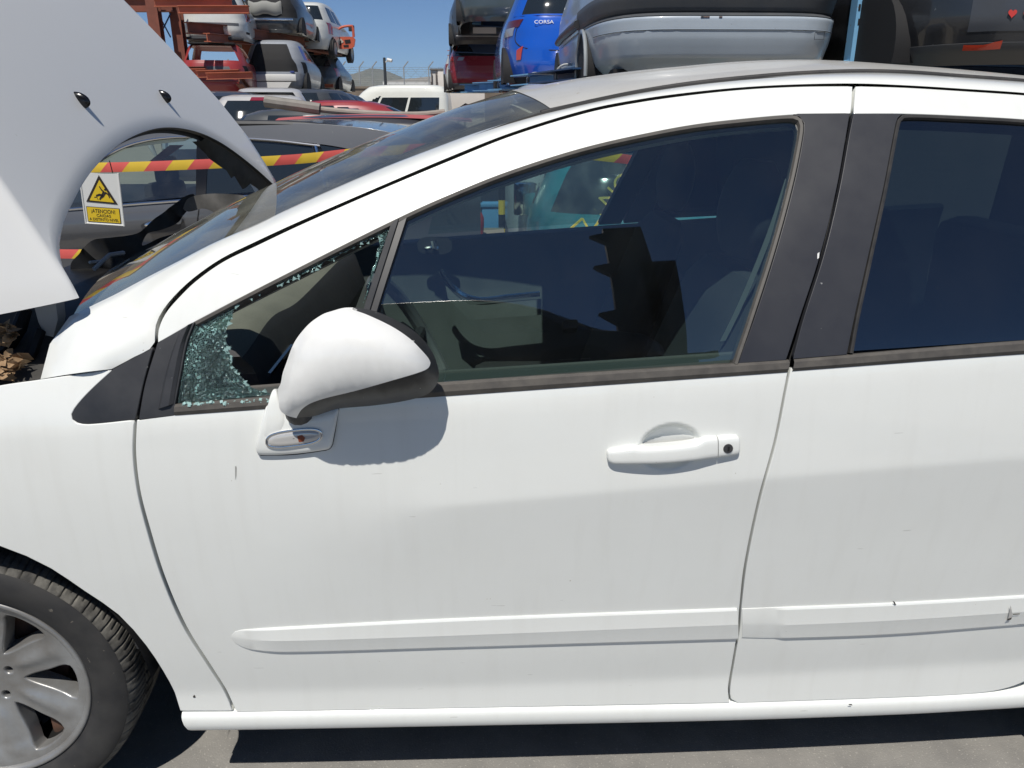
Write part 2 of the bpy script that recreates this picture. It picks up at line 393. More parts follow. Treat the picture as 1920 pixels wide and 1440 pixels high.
# ------------------------------------------------------------------ side surface of the car, y = S(x, z); outward is -y
def sp(d, w): return w*np.logaddexp(0, d/w)
def _lev(pts, deg, Y):
    P = at(pts, Y); return np.polyfit(P[:, 0], P[:, 2], deg)
LV_BELT = _lev([(258, 790), (330, 778), (820, 742), (1475, 695), (1920, 662)], 1, .02)
LV_CREASE = _lev([(383, 993), (640, 968), (1100, 923), (1426, 904), (1920, 866)], 2, -.02)
LV_LIP = _lev([(446, 1301), (679, 1295), (860, 1292), (1370, 1282), (1582, 1275), (1920, 1260)], 1, .03)
def sstep(x, a, b):
    t = np.clip((x-a)/(b-a), 0, 1); return t*t*(3-2*t)
def S(x, z):
    x = np.asarray(x, float); z = np.asarray(z, float)
    xc = np.clip(x, -.75, 1.3)
    zb = np.polyval(LV_BELT, xc); zc = np.polyval(LV_CREASE, np.clip(x, -.62, .95)); zl = np.polyval(LV_LIP, xc)
    wc = .0035+.10*(1-sstep(x, -.62, -.05)); wl = .007
    y = -.020 + 0*x
    s_lo, s_mid, s_up = .005, -.115, .045                      # below the lip, lip to crease, crease to belt
    y = y + s_up*(z-zc) + (s_lo-s_mid)*(-1)*(sp(zl-z, wl)) * 1.0
    y = y + (s_mid-s_up)*(-1)*sp(zc-z, wc)
    # lower sheet turns under a little more below the rubbing strip
    y = y + .05*sp((zl+.085)-z, .03) - .05*sp(zl-z, wl)
    y = y + .05*sp(z-(zb-.10), .03) + .24*sp(z-zb, .012) + .45*np.maximum(0, z-zb)**2
    y = y + .02*x*x
    y = y + .10*np.maximum(0, -x-1.15)**2
    return y
def onS(px, fn=None, it=40):
    fn = fn or S
    Y = np.full(len(np.atleast_2d(px)), .05)
    for _ in range(it):
        P = at(px, Y); Y = Y+.6*(fn(P[:, 0], P[:, 2])-Y)
    return at(px, Y)
def xz(px, fn=None): return onS(px, fn)[:, [0, 2]]
def shifted(d, fn=None):
    fn = fn or S
    return lambda x, z: fn(x, z)+d

car = empty('white_car', (0, 0, 0), 0, 'white five-door hatchback with raised bonnet and smashed front quarter window, nearest in the photo', 'car')

# ------------------------------------------------------------------ door and body outlines, in photo pixels
GAP_A = [(297, 641), (299, 618), (311, 590), (334, 562), (369, 528), (420, 492), (480, 463), (560, 425), (700, 363), (850, 300), (960, 256), (1100, 213), (1200, 193), (1300, 179), (1400, 169), (1500, 164), (1597, 163)]
GAP_B = [(1597, 163), (1596, 190), (1590, 250), (1570, 360), (1540, 480), (1502, 600), (1477, 690), (1469, 730), (1449, 830), (1419, 940), (1394, 1060), (1385, 1140), (1382, 1180), (1372, 1240), (1364, 1290), (1366, 1317)]
FRAME_LOW = [(1592, 212), (1500, 213), (1400, 221), (1300, 233), (1200, 252), (1100, 275), (1000, 305), (900, 341), (760, 402), (500, 532), (365, 602), (297, 641)]
LEFT_D = [(444, 1334), (437, 1318), (425.5, 1293), (401.5, 1255), (351.5, 1175), (311.5, 1083), (282.5, 990), (264.5, 920), (256.5, 850), (258, 788)]
# handle recess pressed into the door skin
_hc = xz([(1256, 838)])[0]
def S_door(x, z):
    u = (x-_hc[0])/.062; v = (z-(_hc[1]+.07*(x-_hc[0])))/.047
    r2 = u*u+v*v
    return S(x, z)+.020*np.clip(1-r2**1.25, 0, 1)**.75*sstep(1-np.sqrt(r2), 0, .25)
_gx, _gz = np.meshgrid(np.arange(-.07, .0701, .0045), np.arange(-.055, .0551, .0045))
_ex = np.c_[_hc[0]+_gx.ravel(), _hc[1]+_gz.ravel()]
_cl = [(x, np.polyval(LV_CREASE, x)) for x in np.linspace(-.5, 1.6, 300)]
def strip_pts(co, xs, offs):
    return np.array([(x, np.polyval(co, x)+o) for x in xs for o in offs])
_xs = np.arange(-.72, 1.6, .012)
_fine = np.r_[strip_pts(LV_CREASE, _xs, (-.012, -.006, 0, .006, .012)), strip_pts(LV_LIP, _xs, (-.014, -.007, 0, .007, .014)), strip_pts(LV_BELT, _xs, (-.012, 0.0))]
skin = join(GAP_B[6:], [(1366, 1317), (900, 1326), (445, 1334)], LEFT_D, [(257, 790), (330, 779), (820, 743), (1477, 697)])
frame_up = join(GAP_A, GAP_B[:2]+[(1594, 211)], FRAME_LOW)
fdoor = panel('front_door', [xz(skin), xz(frame_up)], S_door, PAINT, car, g=.016, extra=np.r_[_ex, _fine])
# belt seal, quarter divider, black sail piece and pillar film
def strip_loft(name, lines, mat, parent, n=80, sharp=30):
    """lines: list of (pixel polyline, offset outward) on S"""
    mb = MB(); G = []
    for pl, off in lines:
        G.append(at_off(resample(smooth(pl), n), off))
    mb.grid(G); return mb.build(name, mat, parent, sharp=sharp)
def at_off(px, off, fn=None):
    """points on the side surface moved outwards by off along the surface normal, seen at pixel px"""
    fn = fn or S
    P = onS(px, fn); N = surf_normal(fn, P[:, 0], P[:, 2]); return P+N*np.reshape(off, (-1, 1))
strip_loft('belt_seal', [([(330, 756), (820, 716), (1480, 673)], -.012), ([(329, 758), (820, 718), (1479, 675)], .001), ([(329, 763), (820, 723), (1478.5, 680)], .006),
     ([(329, 772), (820, 735), (1477, 691)], .006), ([(328, 779), (820, 744), (1476, 698)], .001), ([(328, 781), (820, 746), (1476, 700)], -.012)], SEALB, fdoor)
# seal round the opening above: follows the frame
_fl = [(366, 603), (500, 533), (760, 403), (900, 342), (1000, 306), (1100, 276), (1200, 253), (1300, 234.5), (1400, 223), (1482, 216.5), (1498, 220), (1506, 232), (1504, 262), (1486, 350), (1452, 475), (1411, 602), (1383, 684)]
def inset(pl, d):
    P = smooth(pl, 6); t = np.gradient(P, axis=0); t /= np.linalg.norm(t, axis=1)[:, None]
    return P+np.c_[-t[:, 1], t[:, 0]]*d
_ws = [(inset(_fl, -1), -.008), (inset(_fl, 0), .0015), (inset(_fl, 2), .004), (inset(_fl, 7), .003), (inset(_fl, 9), -.004), (inset(_fl, 10), -.02)]
mb = MB(); mb.grid([at_off(resample(p, 150), o) for p, o in _ws]); mb.build('window_seal', SEALB, fdoor)
# pillar film of the front door
pf = join([(1488, 214), (1592, 213)], [(1592, 213), (1586, 250), (1566, 360), (1536, 480), (1497, 600), (1473, 674)], [(1473, 674), (1385, 680)], [(1385, 680), (1413, 604), (1454, 477), (1488, 352), (1506, 262), (1508, 230), (1500, 218), (1488, 214)][:-1])
panel('pillar_cover', xz(pf), shifted(-.0005), COVER, fdoor, g=.02, roll=.0015, depth=.012)
sail = join([(297, 643), (363, 606)], [(363, 606), (350, 640), (338, 700), (327, 757)], [(327, 757), (330, 762), (326, 778)], [(326, 778), (262, 786)], [(262, 786), (274, 720), (297, 643)])
panel('sail_cover', xz(sail), shifted(-.001), BLACKTRIM, fdoor, g=.012, roll=.002, depth=.02)
mb = MB(); mb.grid([at_off(resample(smooth(p), 24), o) for p, o in (([(363, 606), (350, 640), (338, 700), (328, 757)], -.02), ([(361, 606), (348, 640), (336, 700), (326, 757)], .002), ([(356, 610), (342, 645), (330, 700), (319, 760)], .007), ([(342, 620), (329, 655), (316, 705), (303, 765)], .006), ([(336, 624), (322, 660), (308, 706), (296, 768)], .0))])
mb.build('sail_rib', BLACKTRIM, fdoor)
dv = [(735, 417), (766, 404), (706, 592), (668, 735), (640, 738), (680, 585)]
dvl = [([(733, 418), (678, 588), (636, 738)], -.015), ([(735, 417), (680, 588), (638, 738)], .003), ([(748, 412), (692, 588), (650, 736)], .0055), ([(750, 411), (694, 588), (652, 736)], .002), ([(764, 405), (705, 590), (664, 735)], .003), ([(767, 404), (708, 590), (667, 735)], -.015)]
mb = MB(); mb.grid([at_off(resample(smooth(p), 40), o) for p, o in dvl]); mb.build('quarter_divider', BLACKTRIM, fdoor)
wg = join([(668, 728), (825, 718), (1378, 676)], [(1378, 676), (1404, 600), (1445, 472), (1479, 350), (1500, 250), (1499, 232), (1490, 224)], [(1490, 224), (1400, 229), (1300, 241), (1200, 259), (1100, 283), (1000, 312), (900, 348), (764, 408)], [(764, 408), (706, 592), (668, 728)])
panel('window_glass', xz(wg), shifted(.006), GLASS, fdoor, g=.02, roll=.0, depth=0)
# ------------------------------------------------------------------ smashed quarter window: what is left of the pane
m = bpy.data.materials.new('shattered_glass'); m.use_nodes = True; t = m.node_tree; t.nodes.clear(); L = t.links.new
o_ = t.nodes.new('ShaderNodeOutputMaterial'); tc = t.nodes.new('ShaderNodeTexCoord')
def vor(scale, feature='DISTANCE_TO_EDGE'):
    v = t.nodes.new('ShaderNodeTexVoronoi'); v.feature = feature; v.inputs['Scale'].default_value = scale; L(tc.outputs['Object'], v.inputs['Vector']); return v
v1 = vor(300); lt = t.nodes.new('ShaderNodeMath'); lt.operation = 'LESS_THAN'; lt.inputs[1].default_value = .085; L(v1.outputs['Distance'], lt.inputs[0])
v2 = vor(300, 'F1'); sep = t.nodes.new('ShaderNodeSeparateColor'); L(v2.outputs['Color'], sep.inputs[0])
g1 = t.nodes.new('ShaderNodeMath'); g1.operation = 'GREATER_THAN'; g1.inputs[1].default_value = .91; L(sep.outputs[0], g1.inputs[0])
ad = t.nodes.new('ShaderNodeMath'); ad.operation = 'MULTIPLY_ADD'; ad.inputs[1].default_value = .30; L(lt.outputs[0], ad.inputs[0])
ms = t.nodes.new('ShaderNodeMath'); ms.operation = 'MULTIPLY'; ms.inputs[1].default_value = .55; L(g1.outputs[0], ms.inputs[0]); L(ms.outputs[0], ad.inputs[2])
ns_ = t.nodes.new('ShaderNodeTexNoise'); ns_.inputs['Scale'].default_value = 22; ns_.inputs['Detail'].default_value = 3; L(tc.outputs['Object'], ns_.inputs[0])
nr_ = t.nodes.new('ShaderNodeMapRange'); nr_.inputs[1].default_value = .38; nr_.inputs[2].default_value = .66; nr_.inputs[3].default_value = .35; nr_.inputs[4].default_value = 1.15; L(ns_.outputs[0], nr_.inputs[0])
cl = t.nodes.new('ShaderNodeMath'); cl.operation = 'MULTIPLY'; cl.use_clamp = True; L(ad.outputs[0], cl.inputs[0]); L(nr_.outputs[0], cl.inputs[1])
trn = t.nodes.new('ShaderNodeBsdfTransparent'); trn.inputs[0].default_value = (.16, .30, .29, 1)
gls = t.nodes.new('ShaderNodeBsdfGlossy'); gls.inputs['Roughness'].default_value = .12; gls.inputs[0].default_value = (.75, .9, .9, 1)
dif = t.nodes.new('ShaderNodeBsdfDiffuse'); dif.inputs[0].default_value = (.26, .46, .44, 1)
bpn = t.nodes.new('ShaderNodeBump'); bpn.inputs['Strength'].default_value = 1; bpn.inputs['Distance'].default_value = .004; L(v2.outputs['Distance'], bpn.inputs['Height']); L(bpn.outputs[0], gls.inputs['Normal'])
mA = t.nodes.new('ShaderNodeMixShader'); mA.inputs[0].default_value = .16; L(trn.outputs[0], mA.inputs[1]); L(gls.outputs[0], mA.inputs[2])
mB = t.nodes.new('ShaderNodeMixShader'); L(cl.outputs[0], mB.inputs[0]); L(mA.outputs[0], mB.inputs[1]); L(dif.outputs[0], mB.inputs[2]); L(mB.outputs[0], o_.inputs[0])
SHATTER = m
def jag(pl, amp, step, seed):
    rs = np.random.RandomState(seed); P = smooth(pl, step); n = rs.uniform(-amp, amp, P.shape); n[0] = n[-1] = 0; return P+n
edge_in = jag([(510, 741), (478, 730), (452, 708), (436, 685), (426, 655), (424, 625), (432, 600), (442, 575), (447, 562)], 2.2, 6, 1)
edge_up = jag([(447, 562), (470, 560), (500, 541), (540, 528), (580, 507), (640, 478), (690, 452), (712, 446)], 2.6, 6, 2)
edge_dn = jag([(712, 446), (708, 475), (694, 520), (684, 560)], 2.5, 6, 3)
qg = np.r_[edge_in, edge_up[1:], edge_dn[1:], [(678, 575), (733, 419), (720, 424), (500, 536), (368, 604), (352, 640), (340, 700), (332, 757), (420, 750)]]
qgo = panel('quarter_glass', xz(qg), shifted(.004), SHATTER, fdoor, g=.012, roll=.0, depth=0)
tag(qgo, 'shattered quarter pane with a large hole')
CR = M('glass_crumb', (.30, .45, .43), rough=.15, spec=.8)
rs = np.random.RandomState(21); mb = MB()
for k in range(70):
    a = rs.rand(); px_ = 345+165*a**1.3; p = at_off([(px_, 760-.045*(px_-330)+rs.uniform(-3, 1.5))], rs.uniform(.001, .005))[0]; r_ = rs.uniform(.0012, .0028); R_ = Matrix.Rotation(rs.uniform(0, 6), 3, 'X') @ Matrix.Rotation(rs.uniform(0, 6), 3, 'Z')
    mb.add([Vector(p)+R_ @ (Vector(q_)*r_) for q_ in ((-1, -1, -1), (1, -1, -1), (1, 1, -1), (-1, 1, -1), (-1, -1, 1), (1, -1, 1), (1, 1, 1), (-1, 1, 1))], [(0, 3, 2, 1), (4, 5, 6, 7), (0, 1, 5, 4), (1, 2, 6, 5), (2, 3, 7, 6), (3, 0, 4, 7)])
for k in range(60):
    q_ = edge_in[rs.randint(len(edge_in))] if k < 30 else edge_up[rs.randint(len(edge_up))]
    p = at_off([q_+rs.normal(0, 1.5, 2)], -.004)[0]; r_ = rs.uniform(.0015, .0035); R_ = Matrix.Rotation(rs.uniform(0, 6), 3, 'Y')
    mb.add([Vector(p)+R_ @ (Vector(v_)*r_) for v_ in ((-1, -.8, -1), (1, -.8, -.6), (.3, -.8, 1.2), (-1, .8, -1), (1, .8, -.6), (.3, .8, 1.2))], [(0, 1, 2), (5, 4, 3), (0, 3, 4, 1), (1, 4, 5, 2), (2, 5, 3, 0)])
o = mb.build('glass_crumbs', CR, fdoor, smooth=False); tag(o, kind='stuff')
# ------------------------------------------------------------------ rubbing strips
def rub(name, top, ridge, bot, parent, h=.0080, cap0=True, n=90):
    T, Rg, B = (resample(smooth(q, 5), n) for q in (top, ridge, bot))
    k = np.ones(n)
    if cap0: k = sstep(np.arange(n), -2, 9)
    else: k = .42+.58*sstep(np.arange(n)/n, .085, .118)
    mb = MB()
    def blend(a, b, t): return a+(b-a)*t
    rows = [(T, -.006), (T, .0025*k), (blend(T, Rg, .10), .0045*k), (blend(T, Rg, .88), (h-.0006)*k), (Rg, h*k), (blend(Rg, B, .12), (h-.0006)*k), (blend(Rg, B, .92), .0052*k), (B, .0040*k), (B+np.array([0, .6]), -.006)]
    G = [at_off(p, np.broadcast_to(o, (n,))) for p, o in rows]
    mb.grid(G)
    for i in (0, n-1):
        mb.add([g[i] for g in G], [tuple(range(len(G)))])
    return mb.build(name, PAINT, parent, sharp=13)
rub('rubbing_strip', [(434, 1192), (436, 1187), (442, 1183.5), (455, 1180.7), (592, 1172.5), (860, 1159.4), (1381, 1140)], [(434, 1194), (440, 1195), (455, 1196), (475, 1197), (592, 1195), (860, 1186), (1382, 1166)],
    [(434, 1196), (438, 1203), (452, 1211), (475, 1217), (548, 1220), (860, 1211), (1383, 1196)], fdoor)
# ------------------------------------------------------------------ door handle, cup shadow is real
def pillow(name, outline, H, base_off, mats, parent, g=.004, power=.5, fn=None, flatten=None, lip=.004):
    q = xz(outline, fn); v, f, u, Lp = inflate_geo(q, g, H, None, power=power)
    fn0 = fn or S
    if flatten: u = np.minimum(u, flatten)
    y = fn0(v[:, 0], v[:, 1])-base_off
    N = surf_normal(fn0, v[:, 0], v[:, 1])
    V = np.c_[v[:, 0], y, v[:, 1]]+N*u[:, None]
    V = relax(V, f, Lp, 3)
    P = V[Lp]+0; back = np.c_[v[Lp, 0], y[Lp]+base_off+lip, v[Lp, 1]]
    n = len(Lp); b = len(V); VV = np.r_[V, back]; Fc = [tuple(t) for t in f]+[(Lp[i], Lp[(i+1) % n], b+(i+1) % n, b+i) for i in range(n)]
    NN = auto_normals(V, [tuple(t) for t in f]); s = np.sign((NN*N).sum(1)).sum()
    mb = MB(); mb.add(VV, Fc); return mb.build(name, mats, parent, sharp=60)
def bar(name, top, bot, H, base, parent, mat, n=70, e0=8, e1=8, fn=None):
    T, B = resample(smooth(top, 2), n), resample(smooth(bot, 2), n); i = np.arange(n); G = []
    k0 = np.sqrt(np.clip(1-(1-np.minimum(1, i/e0))**2, 0, 1)) if e0 else np.ones(n); k1 = np.sqrt(np.clip(1-(1-np.minimum(1, (n-1-i)/e1))**2, 0, 1)) if e1 else np.ones(n); k = k0*k1
    G.append(at_off(T, base-.02+0*k, fn))
    for t_ in (0, .03, .08, .16, .3, .5, .7, .84, .92, .97, 1):
        h_ = (1-abs(2*t_-1)**5)**.5
        G.append(at_off(T+(B-T)*t_, base+H*h_*(.35+.65*k), fn))
    G.append(at_off(B, base-.02+0*k, fn))
    mb = MB(); mb.grid(G)
    for q_ in (0, n-1): mb.add([g[q_] for g in G], [tuple(range(len(G)))])
    return mb.build(name, mat, parent, sharp=55)
bar('door_handle', [(1137, 849), (1138, 843.5), (1143, 840.5), (1160, 837.5), (1185, 833.8), (1197, 835), (1238, 832.8), (1300, 826.5), (1312, 821), (1320, 817.5), (1342, 816.6)],
    [(1137.5, 855), (1139.5, 862), (1147, 866.3), (1160, 866.6), (1185, 865.7), (1197, 865), (1238, 863.5), (1300, 859), (1312, 858), (1320, 857.3), (1342, 855.6)], .0085, .0015+.0105*np.sin(np.pi*np.linspace(.02, .93, 70))**.8, fdoor, PAINT, e1=0)
bar('handle_cap', [(1343.4, 816.5), (1360, 815.3), (1376, 814.3), (1382, 816), (1385.5, 821)], [(1343.4, 855.5), (1360, 853.5), (1376, 851.4), (1382, 849.5), (1386, 843)], .0085, .0015+.0105*np.sin(np.pi*np.linspace(.93, 1, 40))**.8, fdoor, PAINT, n=40, e0=0, e1=7)
_kc = at_off([(1361, 836.5)], .0115)[0]
mb = MB(); V = []
for k in range(20):
    a = 2*math.pi*k/20; V.append((_kc[0]+.0088*math.cos(a), _kc[1]-.002, _kc[2]+.0088*math.sin(a)))
for k in range(20):
    a = 2*math.pi*k/20; V.append((_kc[0]+.0095*math.cos(a), _kc[1]+.012, _kc[2]+.0095*math.sin(a)))
mb.add(V, [tuple(range(20))]+[(i, i+20, (i+1) % 20+20, (i+1) % 20) for i in range(20)])
mb.build('door_lock', M('lock_barrel', (.09, .09, .095), rough=.4, metal=.6), fdoor, sharp=30)
mb = MB(); mb.box((_kc[0]-.0012, _kc[1]-.0032, _kc[2]-.0045), (_kc[0]+.0026, _kc[1]-.0021, _kc[2]+.0045)); mb.build('key_slot', DARK, fdoor, sharp=30)

# ------------------------------------------------------------------ rear door
GB2 = [(1606, 163), (1604, 190), (1598, 250), (1578, 360), (1549, 480), (1511, 600), (1485, 690), (1477, 730), (1457, 830), (1427, 940), (1402, 1060), (1392, 1140), (1389, 1180), (1379, 1240), (1371, 1290), (1372, 1310), (1384, 1317)]
skin_r = join(GB2[6:], [(1384, 1317), (1700, 1306), (1830, 1299), (1885, 1290), (1930, 1272), (2000, 1225), (2080, 1150), (2150, 1050), (2230, 850), (2260, 645)], [(2260, 645), (1920, 664), (1485, 695)])
fr_up_r = join([(1606, 163), (1700, 166), (1800, 172), (1920, 180), (2100, 196), (2300, 222)], [(2300, 222), (2330, 250)], [(2330, 250), (2100, 240), (1920, 223), (1800, 216), (1690, 212), (1602, 212)])
rdoor = panel('rear_door', [xz(skin_r), xz(fr_up_r)], S, PAINT, car, g=.018, extra=_fine)
pfr = join([(1601, 214), (1690, 214)], [(1690, 214), (1682, 222), (1677, 240), (1656, 350), (1627, 480), (1600, 600), (1587, 664)], [(1587, 664), (1488, 672)], [(1488, 672), (1507, 600), (1545, 480), (1574, 360), (1594, 250), (1601, 214)])
panel('pillar_cover', xz(pfr), shifted(-.0005), COVER, rdoor, g=.02, roll=.0015, depth=.012)
rgl = join([(1696, 219), (1800, 223), (1920, 229), (2100, 246), (2280, 268)], [(2280, 268), (2240, 450), (2200, 622)], [(2200, 622), (1920, 639), (1594, 660)], [(1594, 660), (1606, 600), (1632, 480), (1660, 350), (1681, 240), (1686, 225), (1696, 219)])
panel('window_glass', xz(rgl), shifted(.005), GLASSR, rdoor, g=.02, roll=0, depth=0)
strip_loft('belt_seal', [([(1488, 672), (1920, 637), (2260, 617)], -.012), ([(1488, 674), (1920, 639), (2260, 619)], .001), ([(1487, 679), (1920, 644), (2260, 623)], .006), ([(1485, 690), (1920, 657), (2260, 638)], .006), ([(1485, 696), (1920, 664), (2260, 645)], .001), ([(1485, 698), (1920, 666), (2260, 647)], -.012)], SEALB, rdoor)
_fr = [(1594, 662), (1605, 600), (1631, 480), (1659, 350), (1680, 240), (1685, 223), (1696, 216.5), (1800, 219.5), (1920, 226), (2100, 243), (2290, 266)]
mb = MB(); mb.grid([at_off(resample(inset(_fr, d), 110), o) for d, o in ((-2, -.008), (-1, .0015), (1, .0035), (5, .002), (6, -.004), (6.5, -.02))]); mb.build('window_seal', RUBBER, rdoor)
rub('rubbing_strip', [(1391, 1141), (1500, 1137), (1675, 1130), (1920, 1116), (2060, 1106)], [(1391, 1168), (1470, 1167), (1675, 1158), (1920, 1142), (2060, 1132)], [(1391, 1194), (1450, 1195), (1675, 1187), (1920, 1168), (2060, 1158)], rdoor, cap0=False)
# ------------------------------------------------------------------ front wing, windscreen pillar and roof rail
WX, WZ = -1.055, .312
RW = .3275
AR = [(0, 1023), (50, 1042), (96, 1065), (160, 1108), (223, 1152), (275, 1210), (307, 1258), (329, 1299), (339, 1332)]
arch = xz(AR)
Ar = np.array([2*WX-arch[::-1, 0], arch[::-1, 1]]).T
wing_px = join([(339, 1332), (434, 1332)], [(434, 1332), (428, 1318), (416, 1293), (391, 1255), (341, 1176), (301, 1084), (272, 991), (255, 921), (247, 851), (249, 790)], [(250, 790), (165, 798), (143, 795), (133, 787), (132, 776), (144, 757), (170, 729), (207, 695)], [(207, 695), (75, 714), (0, 725), (-180, 760), (-420, 820)])
wx = xz(wing_px)
wing_pts = np.r_[wx, [(-1.55, wx[-1, 1]-.05), (-1.62, .72), (-1.62, .30), (Ar[0, 0], .24)], Ar, arch[:0]]
am = np.array([a for a in smooth(np.r_[Ar, arch], .03)])
wing_pts = np.r_[wx, [(-1.58, wx[-1, 1]-.06), (-1.68, .70), (-1.68, .30), (am[0, 0]-.0, .235)], am[:-1]]
panel('front_wing', wing_pts, S, PAINT, car, g=.02, roll=.0025, depth=.022)
tri = join([(252, 786), (165, 795), (146, 792), (136, 786), (135, 777), (147, 758), (172, 730), (212, 694)], [(212, 694), (284, 653)], [(284, 653), (266, 720), (252, 786)])
panel('wing_corner_trim', xz(tri), shifted(.001), BLACKTRIM, car, g=.012, roll=.003, depth=.02)
# pillar + cant rail: lofted from the door gap up to the windscreen edge and roof moulding
GA2 = [(209, 692), (250, 670), (287.5, 648), (291, 613), (303, 585), (327, 554.5), (363, 521), (414.5, 485), (475, 455), (556, 417.5), (697, 356), (846, 293), (958, 249), (1098, 206), (1199, 186), (1299, 172.5), (1400, 163), (1500, 158), (1605, 156.5), (1700, 160), (1800, 166), (1920, 174), (2100, 191), (2330, 221)]
EDGE = [(76, 711), (90, 660), (105, 611), (150, 584), (214, 553), (270, 523), (340, 487), (400, 456), (480, 421), (560, 383), (700, 322), (800, 283), (900, 246), (1000, 217), (1045, 207), (1180, 178), (1290, 160), (1400, 148), (1500, 140), (1610, 136), (1700, 138), (1800, 145), (1920, 154), (2100, 172), (2330, 200)]
EY = [.075, .10, .125, .135, .15, .16, .17, .18, .195, .21, .24, .265, .29, .315, .325, .345, .355, .362, .367, .37, .37, .372, .375, .385, .40]
# match by arc parameter: split at the pillar foot
def par(P):
    P = np.asarray(P, float); d = np.r_[0, np.cumsum(np.linalg.norm(np.diff(P, axis=0), axis=1))]; return d/d[-1]
NL = 150
low_px = smooth(GA2, 6); up_px = smooth(EDGE, 6)
up_y = np.interp(par(up_px), par(EDGE), EY)
lo3 = resample(onS(low_px), 600); up3 = resample(at(up_px, up_y), 600)
# parametrise both by x where they run along the car
pl_, pu_ = np.linspace(0, 1, NL), None
Lc = resample(lo3, NL); Uc = []
j = 0
for i, p in enumerate(Lc):
    tgt = i/(NL-1)
    Uc.append(tgt)
xa = np.interp(np.linspace(0, 1, NL), [0, 1], [0, 1])
Uu = resample(up3, NL)
# pair the points so that rungs stay square to the rail
dl = np.r_[0, np.cumsum(np.linalg.norm(np.diff(lo3, axis=0), axis=1))]; du = np.r_[0, np.cumsum(np.linalg.norm(np.diff(up3, axis=0), axis=1))]
kl = [0, np.interp(-.62, lo3[:, 0], dl), np.interp(-.3, lo3[:, 0], dl), np.interp(.1, lo3[:, 0], dl), np.interp(.9, lo3[:, 0], dl), dl[-1]]
ku = [0, np.interp(-.70, up3[:, 0], du), np.interp(-.34, up3[:, 0], du), np.interp(.07, up3[:, 0], du), np.interp(.9, up3[:, 0], du), du[-1]]
tt = np.linspace(0, dl[-1], NL); tu = np.interp(tt, kl, ku)
Lc = np.stack([np.interp(tt, dl, lo3[:, k]) for k in range(3)], 1); Uc = np.stack([np.interp(tu, du, up3[:, k]) for k in range(3)], 1)
G = []; NR = 9
tang = np.gradient(Lc, axis=0); tang /= np.linalg.norm(tang, axis=1)[:, None]
crs = Uc-Lc; nout = np.cross(tang, crs); nout /= np.linalg.norm(nout, axis=1)[:, None]
nout *= np.sign(-nout[:, 1:2]+nout[:, 2:3]*.6)
nout = nout*.35+np.array([0, -.65, .0])
wd = np.linalg.norm(crs, axis=1)
ln = -nout
G.append(Lc+np.array([0, .040, .004])); G.append(Lc+np.array([0, .012, .003])); G.append(Lc+np.array([0, .004, .0012]))
for r in range(NR+1):
    u = r/NR
    bul = wd*.20*4*u*(1-u)*(.5+.5*(1-u))
    G.append(Lc+crs*u+nout*(bul)[:, None])
G.append(Uc+ln*.004); G.append(Uc+ln*.02)
mb = MB(); mb.grid(G); side = mb.build('body_side', PAINT, car, sharp=50)
RAIL_U, RAIL_L = Uc, Lc
# dark strips behind the door gaps: their shade put into the colour
mb = MB()
for pl in (GAP_B, [(257, 788)]+LEFT_D[::-1], GAP_A, [(252, 786), (270, 720), (290, 650), (297, 640)]):
    P = onS(smooth(pl, 20)); N = surf_normal(S, P[:, 0], P[:, 2]); t_ = np.gradient(P, axis=0); t_ /= np.linalg.norm(t_, axis=1)[:, None]
    sd = np.cross(t_, N); mb.grid([P-N*(.03 if pl is GAP_A else .05)+sd*.05, P-N*(.03 if pl is GAP_A else .05)-sd*.05])
mb.build('gap_shade', M('shut_line_shade', (.018, .018, .018), rough=.8), car, sharp=None)
# roof and moulding
YM = .90
def rail(i): return RAIL_U[i]
i0 = int(np.argmin(abs(RAIL_U[:, 0]-at1(1046, 207, .325)[0])))
rows = []
NV = 33
for i in range(i0, NL):
    p = RAIL_U[i]; row = []
    half = YM-(p[1]+.012)
    fr = max(0, 1-(i-i0)/22.0)
    for v in np.linspace(-1, 1, NV):
        a = 1-abs(v)**2.0
        c = .046*a+.008*(1-v**8)
        row.append((p[0]-.075*a*fr, YM+v*half, p[2]-.004+c))
    rows.append(row)
rows = np.array(rows)
mb = MB(); mb.grid(rows); roof = mb.build('roof', PAINT_ROOF, car, sharp=60)
mb = MB(); rr = rows.copy(); rr[:, :, 2] -= .035; rr[:, :, 1] = YM+(rr[:, :, 1]-YM)*1.0; mb.grid(rr); mb.build('roof_lining', LINER, car, sharp=60)
mo = RAIL_U[i0-2:]; mb = MB(); mb.tube([(p[0], p[1]+.006, p[2]+.0015) for p in mo], .0055, n=8); mb.build('roof_moulding', RUBBER, car, sharp=60)
# windscreen
iw = int(np.argmin(np.linalg.norm(RAIL_U-at1(150, 584, .135), axis=1)))
E = RAIL_U[iw:i0+1]; nE = len(E); rowsW = []
for k, p in enumerate(E):
    v = k/(nE-1); fwd = .17*(1-v)+.075*v; row = []
    bulge = .018*math.sin(math.pi*min(1, v*1.0))
    for q in np.linspace(-1, 1, 41):
        a = math.cos(math.pi*q/2)*(1-v)+(1-q*q)*v
        nx, nz = -.55, .83
        up = .012
        row.append((p[0]-fwd*a+nx*bulge*a, YM+q*(YM-p[1]-.004), p[2]-.006+v**3*(.046*a+.008*(1-q**8))+.010*v*(1-v)*a+nz*bulge*a+up*(1-abs(q)**10)*.2*(1-v)))
    rowsW.append(row)
rowsW = np.array(rowsW)
mb = MB(); mb.grid(rowsW); mb.build('windscreen', GLASSW, car, sharp=60)
